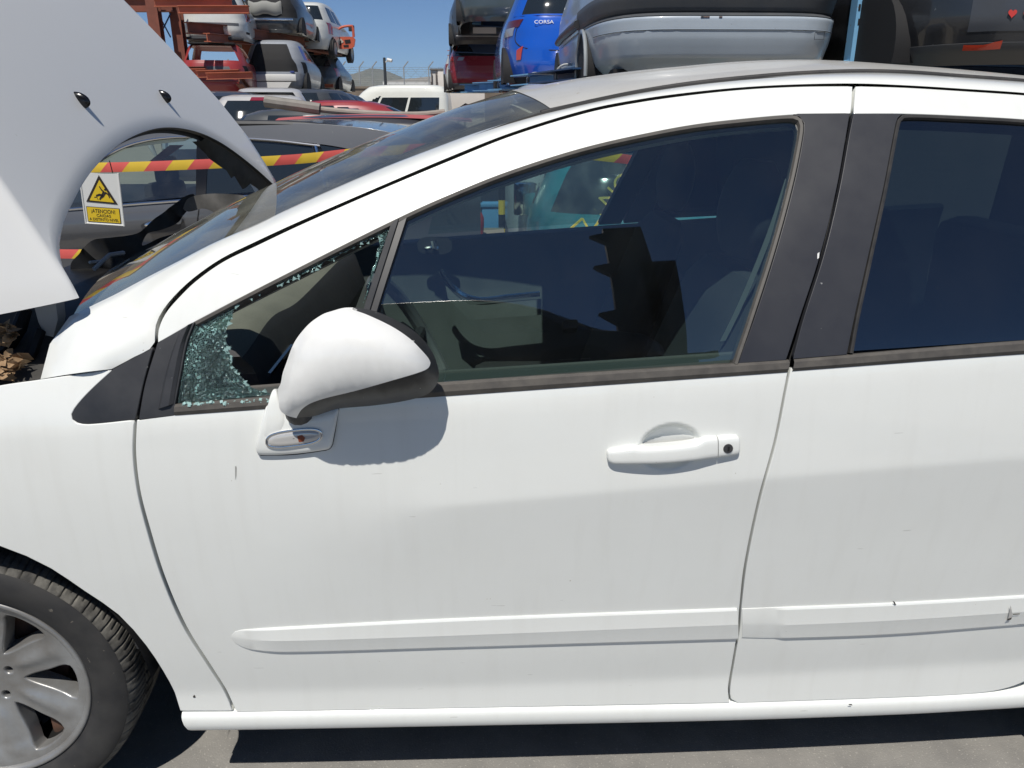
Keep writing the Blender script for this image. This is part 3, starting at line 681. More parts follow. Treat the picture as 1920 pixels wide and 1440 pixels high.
# black ceramic border along the pane edge (just inside the glass)
mb = MB(); b_ = rowsW[:, :4].copy(); b_[:, :, 0] += .002; b_[:, :, 2] -= .004; mb.grid(b_[:, :3]); b2 = rowsW[:5].copy(); b2[:, :, 2] -= .005; mb.grid(b2); mb.build('windscreen_border', DARK, car, sharp=60)
WSCR = rowsW
# ------------------------------------------------------------------ sill
n = 120; xs_t = smooth([(341, 1337), (440, 1336), (900, 1328), (1366, 1319), (1700, 1308), (1850, 1300), (1920, 1296), (2000, 1291), (2200, 1280)], 6)
P = resample(onS(xs_t), n); zt = P[:, 2]; x = P[:, 0]; yS = P[:, 1]
G = []
for dz, dy in ((.004, .03), (.002, .006), (-.001, .000), (-.006, -.0045), (-.014, -.0065), (-.026, -.007), (-.040, -.004), (-.047, .001), (-.052, .008), (-.0555, .018), (-.057, .04), (-.055, .09)):
    k = sstep(x, x[0]-.004, x[0]+.022)
    kk = .55+.45*np.sqrt(np.clip(k, 0, 1)) if dz < -.02 else 1
    xo = np.where(np.arange(n) < 8, (1-sstep(np.arange(n), 0, 8))*(.0 if dz > -.01 else .016*((-dz)/.057)**2), 0)
    G.append(np.c_[x+xo, yS+dy, zt+dz*np.ones(n)])
mb = MB(); mb.grid(G); mb.add([g[0] for g in G], [tuple(range(len(G)))]); mb.build('side_sill', PAINT, car, sharp=40)
# chips and scuffs
CHIP = M('exposed_primer', (.05, .045, .04), rough=.8)
def chip(pxs, off, mat, parent):
    mb = MB(); P = at_off(pxs, off); mb.add(P, [tuple(range(len(P)))]); mb.build('paint_chip', mat, parent, sharp=None)
chip([(1671, 1123), (1675, 1125), (1678, 1131), (1675, 1131)], .0055, CHIP, rdoor)
chip([(1885, 1152), (1889, 1128), (1892, 1143), (1891, 1153), (1883, 1156)], .0100, M('torn_strip', (.45, .44, .42), rough=.8), rdoor)
chip([(1883, 1154), (1891, 1151), (1890, 1155), (1882, 1157)], .0104, CHIP, rdoor)
chip([(1893, 1145), (1906, 1144), (1906, 1145.5), (1893, 1146.5)], .0100, CHIP, rdoor)
chip([(1586, 1313.6), (1592, 1313.2), (1594, 1316), (1588, 1315.5)], .011, CHIP, rdoor)
chip([(362, 1305), (365, 1302), (367, 1307), (363, 1308)], .001, CHIP, car)
chip([(441, 874), (443.5, 874), (443, 892), (441.5, 900)], .0008, M('scratch_grey', (.30, .30, .28), rough=.8), fdoor)
chip([(1532, 476), (1536, 473), (1535, 484), (1532, 486)], .0012, M('chip_white', (.7, .7, .68)), fdoor)
chip([(572, 693), (576, 691), (577, 697), (573, 698)], .0, CHIP, fdoor) if False else None
# ------------------------------------------------------------------ wing mirror, folded back against the window
mir = empty('wing_mirror', (0, 0, 0)); mir.parent = car
head = join([(522, 745), (521, 730), (526, 720), (530, 700), (535.6, 684), (551.7, 642.5), (574.6, 612.7), (602, 593), (622, 586), (643, 580.5), (664, 580)], [(664, 580), (700, 587), (746, 607), (781, 630), (808, 662), (820, 692), (822, 710), (815, 727), (799, 741), (758, 752.5), (700, 761), (634, 767), (616, 772), (588, 781), (556, 784)], [(556, 784), (538, 779), (525, 768), (522, 745)], step=4)
split = smooth([(661, 581), (689, 591), (735, 613), (769, 636), (791, 658), (803, 672), (807, 681), (803, 690), (788, 697.5), (735, 713.5), (666, 733), (609, 747), (581, 757), (565, 768.5), (556, 783)], 4)
YH = -.035
def hp(px): return at(px, -.085)[:, [0, 2]]
v, f, u, Lp = inflate_geo(hp(head), .0055, .066, None, lines=[hp(split)], power=.44, rel=12)
V = np.c_[v[:, 0], YH-u-.02, v[:, 1]]
# pull the silhouette to the pixel outline by working on the plane -.085 and pushing depth along the view ray
def push(V):
    out = V.copy()
    for i, p in enumerate(V):
        d = np.array([p[0], -.085, p[2]])-CAM; k = (p[1]+D)/d[1]; out[i] = CAM+d*k
    return out
V = push(V)
spl = hp(split); ring = np.r_[spl, hp([(556, 790), (530, 790), (510, 768), (505, 738), (515, 690), (530, 640), (590, 575), (643, 565), (658, 570)])]
cen = v[f].mean(1); white = inside(cen, ring)
Nn = auto_normals(V, f); Nn = soften(Nn, f, 5)

if Nn[:, 1].mean() > 0: Nn = -Nn
def sub(mask, name, mat, depth=None):
    idx = np.unique(f[mask]); mp = {a: i for i, a in enumerate(idx)}
    VV = V[idx]; FF = [tuple(mp[a] for a in t) for t in f[mask]]
    ed = {}
    for t in FF:
        for a, b in ((t[0], t[1]), (t[1], t[2]), (t[2], t[0])): ed[(a, b)] = 1
    bd = [e for e in ed if (e[1], e[0]) not in ed]
    NN = Nn[idx]; b = len(VV); vs = {}
    VA = list(VV); NA = list(NN)
    for a, c in bd:
        for q in (a, c):
            if q not in vs: vs[q] = len(VA); VA.append(VV[q]+np.array([0, .012, 0])); NA.append(NN[q])
        FF.append((a, vs[a], vs[c], c))
    VA = np.array(VA); NA = np.array(NA)
    return mesh_obj(name, VA, orient(VA, FF, NA), mat, mir, normals=NA)
sub(white, 'mirror_shell', M('mirror_paint', (.80, .80, .775), rough=.3, coat=.8, noise=(4, .08, (.6, .6, .56)), speck=(120, .77, (.35, .32, .27))))
V = V+np.array([0, .0016, 0])
sub(~white, 'mirror_housing', M('mirror_black', (.02, .021, .022), rough=.38, noise=(16, .4, (.05, .05, .05)), speck=(150, .75, (.3, .3, .29))))
# back of the head: the mirror glass looks at the door
hb_ = hp(head); c0 = hb_.mean(0)
mb = MB(); ringp = np.array([CAM+(np.array([p[0], -.085, p[1]])-CAM)*((YH+.0-.02+D)/(D-.085)) for p in c0+(hb_-c0)*.985])
n = len(ringp); mb.add(np.r_[ringp+[0, .004, 0], [ringp.mean(0)+[0, .02, 0]]], [(i, (i+1) % n, n) for i in range(n)]); mb.build('mirror_back', BLACKTRIM, mir, sharp=60)
# foot on the door
ft = join([(516, 728), (511, 736), (506, 757), (490, 803), (482, 835), (482.5, 846), (490, 852)], [(490, 852), (552, 850.5), (612, 842.5)], [(612, 842.5), (619, 840), (625, 831), (637, 762)], [(637, 762), (600, 772), (556, 778), (530, 766), (524, 735), (516, 728)], step=4)
bar('mirror_foot', [(500, 762), (506, 757), (530, 764), (556, 770), (600, 769), (632, 763), (636.5, 768)], [(482, 832), (483, 847), (490, 852), (552, 850), (612, 842.5), (619, 840), (624, 832)], .010, .003, mir, PAINT, n=60, e0=6, e1=6)
bar('foot_ridge', [(511, 738), (514, 730), (519, 729), (523, 733)], [(489, 818), (504, 826), (528, 816), (545, 790)], .010, .0045, mir, PAINT, n=40, e0=8, e1=12)
def onfoot(px, off): return at_off(px, .0132+off)
mb = MB(); gk = xz(smooth([(p[0], p[1]+1.2) for p in ft], 4, closed=True)); mb.add([(a, S(a, c)-.003, c) for a, c in gk], [tuple(range(len(gk)))]); mb.build('mirror_gasket', RUBBER, mir, sharp=60)
# neck between foot and head
nk = [at_off([(566, 772)], .015)[0], at_off([(568, 758)], .035)[0], at_off([(580, 742)], .045)[0]]
mb = MB(); mb.tube(nk, [.024, .024, .022], 14); mb.build('mirror_neck', BLACKTRIM, mir, sharp=60)
# clear indicator lamp
ang = np.linspace(0, 2*math.pi, 48, endpoint=False)
def sup(a, n): return np.sign(a)*np.abs(a)**(2/n)
def iel(a, b): return np.c_[555.3+a*sup(np.cos(ang), 3)*1+0*ang, 817-.115*a*sup(np.cos(ang), 3)+b*sup(np.sin(ang), 2.6)]
rings = [onfoot(iel(a_, b_), o_) for a_, b_, o_ in ((53, 16.5, -.002), (53, 16.5, .0022), (51, 14.8, .0030), (48.5, 12.6, .0022), (48.3, 12.4, .0006))]
mb = MB(); mb.grid([np.r_[q_, q_[:1]] for q_ in rings]); ind = mb.build('indicator_bezel', CHROME, mir, sharp=50)
lens = [onfoot(iel(a_, b_), o_) for a_, b_, o_ in ((48.6, 12.6, .0008), (46, 11, .0024), (36, 8, .0034), (18, 4, .0036), (2, .5, .0036))]
mb = MB(); mb.grid([np.r_[q_, q_[:1]] for q_ in lens]); mb.build('indicator_lens', M('indicator_lens', (.55, .54, .52), rough=.15, metal=.25, coat=1), mir, sharp=60)
mb = MB(); B_ = onfoot(np.array([(562, 812), (571, 810), (577, 815), (574, 822), (565, 823)]), .0040); mb.add(B_, [(0, 1, 2, 3, 4)]); mb.build('indicator_bulb', M('amber_bulb', (.22, .05, .02), rough=.3), mir, sharp=None)
# ------------------------------------------------------------------ bonnet, raised on its hinges
BN = empty('bonnet', (0, 0, 0)); BN.parent = car
dh = np.array([-.50, 0, .866]); dh /= np.linalg.norm(dh); nh = np.array([dh[2], 0, -dh[0]])     # along the bonnet / outwards
kc = at([(150, 557)], .185)[0]; fc_ = at([(520, 351)], 1.60)[0]
print('bonnet corners', kc, fc_)
Yn, Yf = .101, 1.632; Ym = (Yn+Yf)/2; hw = (Yf-Yn)/2
org = np.array([(kc[0]+fc_[0])/2, 0, (kc[2]+fc_[2])/2]); slope = 0.0
BONNET = M('bonnet_paint', (.73, .73, .715), rough=.42, coat=.35, noise=(2.0, .12, (.62, .62, .60)), speck=(110, .775, (.5, .48, .42)))
def bon(s, Y, off=0.0):
    q = (Y-Ym)/hw; o = .006*(1-q*q)+.024+off; Y = Ym+(Y-Ym)*(1-(float(np.interp(s, [.1, .213, .356, .545, .682, 1.02], [0, .02, .12, .32, .47, .66])) if Y > Ym else .06*max(0, s)))
    # outer flanks roll over
    o -= 0
    P = org+dh*s+nh*o; return np.array([P[0], Y, P[2]])
def arc_s(Y):
    return float(np.interp(Y, ARC_Y, ARC_S))
_at = np.array([(.101, -.033), (.104, -.009), (.111, .017), (.131, .046), (.155, .069), (.206, .1), (.264, .126), (.355, .163), (.436, .19), (.572, .226), (.686, .248), (.818, .264), (.946, .27), (1.089, .263), (1.228, .241), (1.351, .199), (1.462, .14), (1.543, .086), (1.632, .02)])
ARC_Y, ARC_S = smooth(_at, .03).T
SL = 1.02
rows = []; ns = 46
Ys = list(np.r_[np.linspace(Yn, Yn+.05, 8)[:-1], np.linspace(Yn+.05, Yf, 54)])
grid_ = []
for Y in Ys:
    s0 = arc_s(Y); col = []
    for k in range(ns):
        t_ = k/(ns-1); s = s0+(SL-s0)*t_
        edge = -.006*(1-min(1, (s-s0)/.03))**2
        col.append(bon(s, Y, edge+.035*math.sin(min(1, max(0, s/SL))*math.pi)*.6))
    grid_.append(col)
# near flank: turns down away from the top face along a soft crease
fl = []
for j, w_ in enumerate(np.linspace(0, 1, 16)):
    col = []
    for k in range(ns):
        s = -.033+(SL+.033)*k/(ns-1); drop = .23*w_; wob = .03*w_
        a = w_*1.0
        base = bon(s, Yn, .035*math.sin(min(1, max(0, s/SL))*math.pi)*.6-.006*(1-min(1, (s+.033)/.03))**2)
        yy = -.045
        dr = drop*(w_**.55) if w_ > 0 else 0
        P = base+np.array([0, yy*w_**.75, 0])-nh*dr+dh*.085*(dr/.23)*max(0, 1-max(0, s)/.3)
        col.append(P)
    fl.append(col)
G = np.array(fl[::-1][:-1]+grid_)
fr = []
for j, w_ in enumerate(np.linspace(0, 1, 6)[1:]):
    fr.append([np.array(p)+np.array([0, .04*w_, 0])-nh*.10*w_ for p in grid_[-1]])
G = np.concatenate([G, np.array(fr)])
mb = MB(); mb.grid(G)
BP = mb.build('bonnet_skin', BONNET, BN, sharp=70)
# folded rear lip and dark inner panel
lip = [np.array(c[0]) for c in grid_]
mb = MB(); mb.grid([np.array([p for p in lip]), np.array([p-nh*.008-dh*.001 for p in lip]), np.array([p-nh*.016+dh*.004 for p in lip]), np.array([p-nh*.020+dh*.02 for p in lip])]); mb.build('bonnet_edge', BLACKTRIM, BN, sharp=60)
inn = np.array(grid_)[:, :, :]-nh*.03; 
mb = MB(); mb.grid(inn); mb.build('bonnet_frame', M('bonnet_inner', (.06, .062, .065), rough=.6), BN, sharp=60)
# torn black seal hanging from the far part of the rear edge
sl = [lip[i] for i in range(46, 61)]
mb = MB(); rs = np.random.RandomState(5); A = []; B = []; C_ = []
for i, p in enumerate(sl):
    a = i/(len(sl)-1); wv = .07*math.sin(math.pi*min(1, a*1.05))**.6*(.8+.4*rs.rand())
    A.append(p-nh*.012); B.append(p-nh*.03-dh*wv*.6+np.array([rs.uniform(-.006, .006), 0, 0])); C_.append(p-nh*.05-dh*wv+np.array([rs.uniform(-.01, .01), 0, rs.uniform(-.01, .01)]))
mb.grid([A, B, C_]); mb.build('bonnet_seal', RUBBER, BN, sharp=60)
def hit_bonnet(x, y):
    """where the view ray through a pixel meets the bonnet's top face"""
    best = None; r = ray([(x, y)])[0]
    for Y in np.linspace(Yn, Yf, 400):
        P = CAM+r*((Y+D)/r[1]); s = (P-org)@dh; Q = bon(s, Y, .035*math.sin(min(1, max(0, s)/SL)*math.pi)*.6); e = (P-Q)@nh
        if best is None or abs(e) < best[0]: best = (abs(e), Q)
    return best[1]
for px_, sz in (((146, 187), 1.0), ((312, 181), 1.0)):
    c = hit_bonnet(*px_)
    n_ = nh; ax = np.array([0, 1, 0.]); bx = dh
    V = []; F_ = []; R_ = 8; K = 16
    for i in range(R_+1):
        ph = i/R_*math.pi/2
        for k in range(K):
            a = 2*math.pi*k/K; rr_ = math.cos(ph)
            V.append(c+bx*(.020*rr_*math.cos(a)-.008*math.sin(ph))+ax*(.0085*rr_*math.sin(a))+n_*(.021*math.sin(ph)-.002))
    for i in range(R_):
        for k in range(K): F_.append((i*K+k, i*K+(k+1) % K, (i+1)*K+(k+1) % K, (i+1)*K+k))
    mb = MB(); mb.add(V, F_); mb.build('washer_nozzle', M('gloss_black', (.006, .006, .007), rough=.2), BN, sharp=None)
# ------------------------------------------------------------------ wheel
wh = empty('wheel', (WX, .036, WZ), math.radians(4.0)); wh.parent = car
def lathe(prof, n=96, name=None, mat=None, parent=None, sharp=40, fn=None):
    mb = MB(); G = []
    for k in range(n+1):
        a = 2*math.pi*k/n; row = []
        for r_, y_ in prof:
            row.append((r_*math.cos(a), y_, r_*math.sin(a)))
        G.append(row)
    mb.grid(G); return mb.build(name, mat, parent, sharp=sharp)
RR = .223
side_prof = [(RR-.004, .012), (RR+.002, .004), (RR+.012, -.004), (RR+.03, -.011), (RR+.052, -.013), (RR+.068, -.0105), (.2988, -.0045)]
tp = lathe(side_prof, 120, 'tyre', TYRE, wh, 50)
# tread: shoulder blocks with lateral grooves and running grooves
NT = 560
prof = [(.2985, -.004), (.3045, .003), (.309, .010), (.3125, .020), (.3145, .034), (.3155, .050), (.3155, .053), (.309, .0545), (.309, .060), (.3158, .0615), (.3165, .09), (.3165, .11), (.309, .112), (.309, .119), (.3165, .121), (.3155, .16), (.3125, .19), (.305, .207), (.29, .217), (.25, .215)]
G = []
for k in range(NT+1):
    a = 2*math.pi*k/NT; row = []
    ph = k % 8
    for j, (r_, y_) in enumerate(prof):
        dr = 0
        if 1 <= j <= 6:
            if ph in (0,): dr = .0045 if j < 5 else .003
            if ph == 4 and 3 <= j <= 5: dr = .0035
        aa = a+(y_*.35 if y_ < .06 else 0)
        if 9 <= j <= 11 and ph in (0, 1): dr = .004
        row.append(((r_-dr)*math.cos(aa), y_, (r_-dr)*math.sin(aa)))
    G.append(row)
mb = MB(); mb.grid(G); mb.build('tread', TREAD, tp, sharp=35)
# alloy rim: seven spokes, dished face
def dish(x, z):
    r = np.sqrt(x*x+z*z); return .022+.030*np.clip(1-r/.21, 0, 1)**1.3-.010*sstep(r, .155, .207)-.008*np.exp(-(r/.06)**2)-.0075*np.exp(-((((np.degrees(np.arctan2(z, x))-PH_RIM) % (360/7))-180/7)/7.5)**2)*sstep(r, .06, .10)*(1-sstep(r, .17, .20))
holes = []
for k in range(7):
    a0 = math.radians(PH_RIM+k*360/7)
    pts = []
    for r_, d in ((.078, 0), (.096, 7.5), (.145, 12), (.185, 14.5), (.1985, 13.5), (.2045, 8), (.2055, 0), (.2045, -8), (.1985, -13.5), (.185, -14.5), (.145, -12), (.096, -7.5)):
        a = a0+math.radians(d); pts.append((.963*r_*math.cos(a), .963*r_*math.sin(a)))
    holes.append(smooth(pts, .008, closed=True))
for k in range(5):
    a = math.radians(20+k*72); ctr = np.array([.054*math.cos(a), .054*math.sin(a)])
    holes.append(np.array([ctr+.0125*np.array([math.cos(q), math.sin(q)]) for q in np.linspace(0, 2*math.pi, 14, endpoint=False)]))
rim_o = np.array([(.2085*math.cos(q), .2085*math.sin(q)) for q in np.linspace(0, 2*math.pi, 110, endpoint=False)])
rim = panel('rim', [(rim_o, holes)], dish, ALLOY, wh, g=.0075, roll=.006, depth=.04)
lathe([(.2075, .016), (.2085, .010), (.212, .004), (.217, .001), (.2215, .002), (.214+.0095, .006), (.214+.0085, .014), (.216, .022), (.208, .030), (.205, .10), (.204, .19)], 110, 'rim_lip', ALLOY, rim, 60)
lathe([(.2045, .05), (.205, .19), (.08, .195), (0, .195)], 64, 'rim_barrel', M('rim_barrel', (.015, .015, .015), rough=.6, metal=.3), rim, 40)
lathe([(0, .085), (.075, .085), (.078, .095), (.14, .097), (.141, .12), (.07, .12)], 64, 'brake_disc', RUST, wh, 40)
mb = MB(); mb.box((-.16, .07, -.07), (-.07, .13, .07), .01); mb.build('brake_caliper', RUST, wh)
mb = MB(); mb.box((.085, .07, -.19), (.15, .13, -.10), .012); mb.build('brake_pad_carrier', RUST, wh)
# rear wing, rear pillar and rear wheel, beyond the frame's right edge
RX = WX+2.608
_re = xz(np.array([(2002, 1228), (2084, 1152), (2155, 1051), (2236, 850), (2268, 645)]))+np.array([.006, 0])
_b0 = _re[-1]; _zs = float(xz([(2060, 1290)])[0, 1])
_ra = np.array([(RX+.352*math.cos(a), WZ+.352*math.sin(a)) for a in np.linspace(math.pi+.06, -.05, 30)])
_low = [p for p in smooth(_re, .04)]
_wing = np.array([p for p in _low]+[(2.46, _b0[1]+.05), (2.58, .78), (2.60, .30)]+[tuple(p) for p in _ra[::-1]])
panel('rear_wing', _wing, S, PAINT, car, g=.03, roll=.0025, depth=.03)
_tp = xz(np.array([(2300, 270)]))[0]
panel('rear_pillar', np.array([(_b0[0]+.03, _b0[1]+.004), (2.44, _b0[1]+.055), (2.30, 1.18), (2.02, 1.335), (_tp[0]+.03, _tp[1]+.02)]), S, PAINT, car, g=.03, roll=.0025, depth=.03)
rw = copy_tree(wh); rw.parent = car; rw.location = (RX, .036, WZ); rw.rotation_euler = (0, math.radians(25), 0)
# ------------------------------------------------------------------ underbody, wheel housing, far side
mb = MB(); mb.box((-.64, .12, .20), (2.35, 1.70, .40)); mb.box((-2.0, .30, .22), (-.66, 1.5, .5)); mb.build('underbody', DARK, car, sharp=None)
mb = MB(); G = []
for a in np.linspace(.08, math.pi-.05, 40):
    G.append([(WX+.365*math.cos(a), y_, WZ+.365*math.sin(a)) for y_ in (.03, .10, .25, .42)])
mb.grid(G)
for a0, a1 in zip(np.linspace(.08, math.pi-.05, 40)[:-1], np.linspace(.08, math.pi-.05, 40)[1:]):
    mb.add([(WX, .42, WZ), (WX+.365*math.cos(a0), .42, WZ+.365*math.sin(a0)), (WX+.365*math.cos(a1), .42, WZ+.365*math.sin(a1))], [(0, 1, 2)])
mb.build('wheel_housing', DARK, car, sharp=None)
# engine bay: dark tray, black plastic ledge with dry leaves under the bonnet corner
mb = MB(); mb.box((-1.9, .16, .55), (-1.02, 1.64, .80)); mb.build('engine_bay', DARK, car, sharp=None)
# ------------------------------------------------------------------ interior of the white car
def FAR(d): return lambda x, z: 1.80-S(x, z)-d
mirr = lambda q: q
# dashboard
ev = WSCR
mb = MB(); rowsd = []
for v in np.linspace(0, 1, 18):
    row = []
    for q in np.linspace(-1, 1, 40):
        Yd = .90+q*.66; xb = np.interp(abs(q), [0, 1], [-1.02, -.70]); x = xb+(-.50-xb)*v
        z = np.interp(v, [0, .7, .93, 1], [1.005, .985, .972, .955]); z += .025*math.exp(-((Yd-.48)/.16)**2)*sstep(v, .5, .9)
        row.append((x, Yd, z))
    rowsd.append(row)
mb.grid(rowsd); mb.build('dashboard_top', DASH, car, sharp=60)
mb = MB(); e = rowsd[-1]; mb.grid([e, [(p[0]+.02, p[1], p[2]-.02) for p in e], [(p[0]+.05, p[1], p[2]-.12) for p in e], [(p[0]-.05, p[1], p[2]-.35) for p in e]]); mb.build('dashboard_face', DARKTRIM, car, sharp=40)
mb = MB(); mb.hexa([(-.86, .155, .80), (-.46, .165, .80), (-.46, .22, .80), (-.86, .22, .80), (-.86, .155, .955), (-.52, .165, .935), (-.52, .22, .935), (-.86, .22, .955)]); mb.build('dashboard_end', DARKTRIM, car, sharp=30)
mb = MB(); mb.box((-.44, .36, .80), (-.37, .60, .93), .02); mb.build('instrument_hood', DARKTRIM, car)
mb = MB()
for k in range(3): mb.tube([(-.475+.004*k, .30+.0*k, .86+.02*k), (-.46, .48, .87+.02*k)], .006, 6)
mb.build('dash_vent_slats', CHROME, car)
# near door card
nd = xz(np.array([(345, 762), (820, 724), (1476, 682), (1440, 860), (900, 890), (420, 900)]))
nd[:, 1] -= .0
panel('door_card', nd, shifted(.075), FABRIC, car, g=.03, roll=.004, depth=.03)
mb = MB(); P = onS(smooth([(345, 760), (820, 722), (1476, 680)], 20)); mb.grid([P+[0, .018, -.004], P+[0, .05, .004], P+[0, .085, -.012]]); mb.build('door_ledge', M('door_ledge', (.045, .05, .048), rough=.7), car)
# far doors, pillars and panes
bx = np.linspace(-.80, 1.75, 30); bz = np.polyval(LV_BELT, bx)+.008
low = np.r_[np.c_[bx, bz], [(1.75, .35), (-.72, .35)]]
panel('door_card', low, FAR(.055), GREYTRIM, car, g=.04, roll=.006, depth=.03)
fr_x = xz(frame_up); fg = xz(wg)
panel('door_frame', fr_x, FAR(.02), DARKTRIM, car, g=.03, roll=.002, depth=.04)
panel('pillar_trim', [xz(pf), xz(pfr)], FAR(.03), GREYTRIM, car, g=.04, roll=.002, depth=.03)
panel('window_glass', [fg], FAR(-.01), GLASS, car, g=.05, roll=0, depth=0)
panel('window_glass', [xz(rgl)], FAR(-.01), glass('privacy_glass', (.004, .006, .008), 1.6, dirt=.004), car, g=.05, roll=0, depth=0)
panel('door_frame', fr_x if False else xz(fr_up_r), FAR(.02), DARKTRIM, car, g=.03, roll=.002, depth=.04)
mb = MB(); G = np.array([[(p[0], 1.80-p[1], p[2]) for p in RAIL_L], [(p[0], 1.80-p[1], p[2]) for p in RAIL_U]]); mb.grid(G); mb.build('roof_rail', PAINT, car)
mb = MB(); G = np.array([[(p[0]+.02, 1.76-p[1], p[2]-.01) for p in RAIL_L], [(p[0]+.02, 1.74-p[1], p[2]-.02) for p in RAIL_U]]); mb.grid(G); mb.build('pillar_trim', DARKTRIM, car)
mb = MB(); mb.grid(np.array([[(p[0], p[1]+.035, p[2]-.006) for p in RAIL_L[18:]], [(p[0], p[1]+.03, p[2]-.03) for p in RAIL_U[18:]]])); mb.build('pillar_trim', DARKTRIM, car)
# far door furniture
c = at1(815, 461, 1.665)
mb = MB(); V = [];
for k in range(24):
    a = 2*math.pi*k/24; V.append((c.x+.066*sup(math.cos(a), 3), 1.672, c.z+.034*sup(math.sin(a), 3)))
mb.add(V, [tuple(range(24))]); mb.build('handle_recess', DARKTRIM, car, sharp=None)
mb = MB(); mb.tube([at1(796, 466, 1.66), at1(810, 464, 1.645), at1(822, 466, 1.645)], .008, 8); mb.tube([at1(815, 466, 1.645), at1(812, 452, 1.65)], .012, 8); mb.build('inner_handle', CHROME, car)
mb = MB(); mb.tube([at1(*p, 1.60) for p in smooth([(826, 505), (842, 530), (866, 552), (900, 562), (950, 557), (1012, 551)], 10)], .011, 8); mb.build('armrest_trim', CHROME, car)
mb = MB(); mb.grid([[at1(*p, 1.60) for p in ((835, 535), (880, 572), (1015, 560))], [at1(*p, 1.58) for p in ((840, 560), (880, 600), (1015, 590))]]); mb.build('armrest', GREYTRIM, car)
# steering wheel
sw = empty('steering_wheel'); sw.parent = car
cS = Vector((-.17, .47, .90)); axS = Vector((.88, 0, .47)).normalized(); uS = Vector((0, 1, 0)); vS = axS.cross(uS)
mb = MB(); mb.tube([cS+uS*.186*math.cos(a)+vS*.186*math.sin(a) for a in np.linspace(0, 2*math.pi, 49)], .0165, 10, False); mb.build('steering_rim', M('worn_leather', (.13, .14, .15), rough=.3), sw)
mb = MB()
for a in (0, math.pi, -math.pi/2): mb.tube([cS-axS*.02+uS*.05*math.cos(a)+vS*.05*math.sin(a), cS+uS*.18*math.cos(a)+vS*.18*math.sin(a)], [.022, .013], 8)
mb.build('steering_spokes', DARKTRIM, sw)
mb = MB(); mb.tube([cS-axS*.05, cS+axS*.004, cS+axS*.016], [.075, .075, .05], 20); mb.build('airbag_cover', DARKTRIM, sw)
# seats
SEAT = M('seat_fabric', (.026, .027, .031), rough=.9, noise=(150, .4, (.045, .045, .05)))
def seat(yc, x0=.18):
    s = empty('seat', (0, 0, 0)); s.parent = car
    mb = MB(); G = []
    for t_ in np.linspace(0, 1, 14):
        z = .50+.60*t_; xc = x0+.20*t_; w_ = .25-.05*t_**2; dpt = .075-.02*t_; row = []
        if t_ > .97: w_ *= .9; dpt *= .4
        for a in np.linspace(0, 2*math.pi, 25): row.append((xc+dpt*sup(math.cos(a), 2.6), yc+w_*sup(math.sin(a), 3.4), z))
        G.append(row)
    mb.grid(G); mb.add(G[-1][:-1], [tuple(range(24))]); mb.build('backrest', SEAT, s, sharp=60)
    mb = MB(); G = []
    for t_ in np.linspace(0, 1, 10):
        z = 1.125+.205*t_; xc = x0+.215+.02*t_; k = math.sin(math.pi*(.12+.80*t_))**.5; row = []
        for a in np.linspace(0, 2*math.pi, 21): row.append((xc+.05*k*sup(math.cos(a), 2.4), yc+.135*k*sup(math.sin(a), 2.8), z))
        G.append(row)
    mb.grid(G); mb.add(G[-1][:-1], [tuple(range(20))]); mb.add(G[0][:-1], [tuple(range(20))]); mb.build('headrest', SEAT, s, sharp=60)
    mb = MB(); mb.box((x0-.46, yc-.25, .36), (x0+.06, yc+.25, .53), .05); mb.build('seat_cushion', SEAT, s)
seat(.46, .36); seat(1.33, .40)
mb = MB(); mb.box((1.15, .25, .35), (1.75, 1.55, .60), .06); mb.box((1.62, .28, .5), (1.80, 1.52, 1.08), .06); mb.build('rear_bench', SEAT, car)
mb = MB(); mb.box((-1.0, .10, .36), (2.2, 1.66, .375)); mb.build('cabin_floor', DARKTRIM, car, sharp=None)
mb = MB(); P = [at1(*p, .235) for p in smooth([(1478, 335), (1450, 420), (1415, 510), (1380, 590), (1355, 640)], 20)]; mb.grid([[p+Vector((-.006, 0, 0)) for p in P], [p+Vector((.008, .006, 0)) for p in P]]); mb.build('frame_edge_strip', M('strip_pale_grey', (.30, .31, .30), rough=.9), car)  # added strip standing in for the pale inner door-frame edge behind the glass
# back of the cabin so that it stays dim
mb = MB(); mb.grid([[(1.95, .06, .36), (1.95, 1.74, .36)], [(1.95, .10, 1.0), (1.95, 1.7, 1.0)], [(1.85, .30, 1.42), (1.85, 1.5, 1.42)]]); mb.build('tailgate_trim', DARKTRIM, car)
# ------------------------------------------------------------------ cowl: torn black plastic behind the bonnet
BLK = M('torn_black_plastic', (.006, .006, .007), rough=.45, spec=.25, noise=(18, .6, (.014, .014, .013)))
TORN = M('torn_plastic_back', (.10, .095, .088), rough=.8, noise=(25, .6, (.05, .048, .045)))
cw = empty('cowl_panel'); cw.parent = car
def crumple(pts, Yv, g=.02, amp=.012, seed=1):
    q = at(smooth(pts, 5, closed=True), Yv); xzp = q[:, [0, 2]]
    v, f, LI = triangulate(xzp, g); rs = np.random.RandomState(seed); k = rs.uniform(20, 60, (4, 2)); ph = rs.uniform(0, 6, 4)
    y = Yv+sum(amp*np.abs(np.sin(v@kk+p)) for kk, p in zip(k, ph))/2
    return np.c_[v[:, 0], y, v[:, 1]], [tuple(t) for t in f]
mb = MB(); mb.add(*crumple([(150, 470), (168, 452), (210, 446), (255, 438), (285, 412), (318, 388), (345, 368), (362, 366), (350, 392), (330, 418), (300, 432), (272, 440), (262, 462), (300, 446), (360, 432), (375, 430), (300, 470), (230, 510), (160, 560), (128, 500)], 1.05)); mb.build('cowl_sheet', BLK, cw, sharp=None)
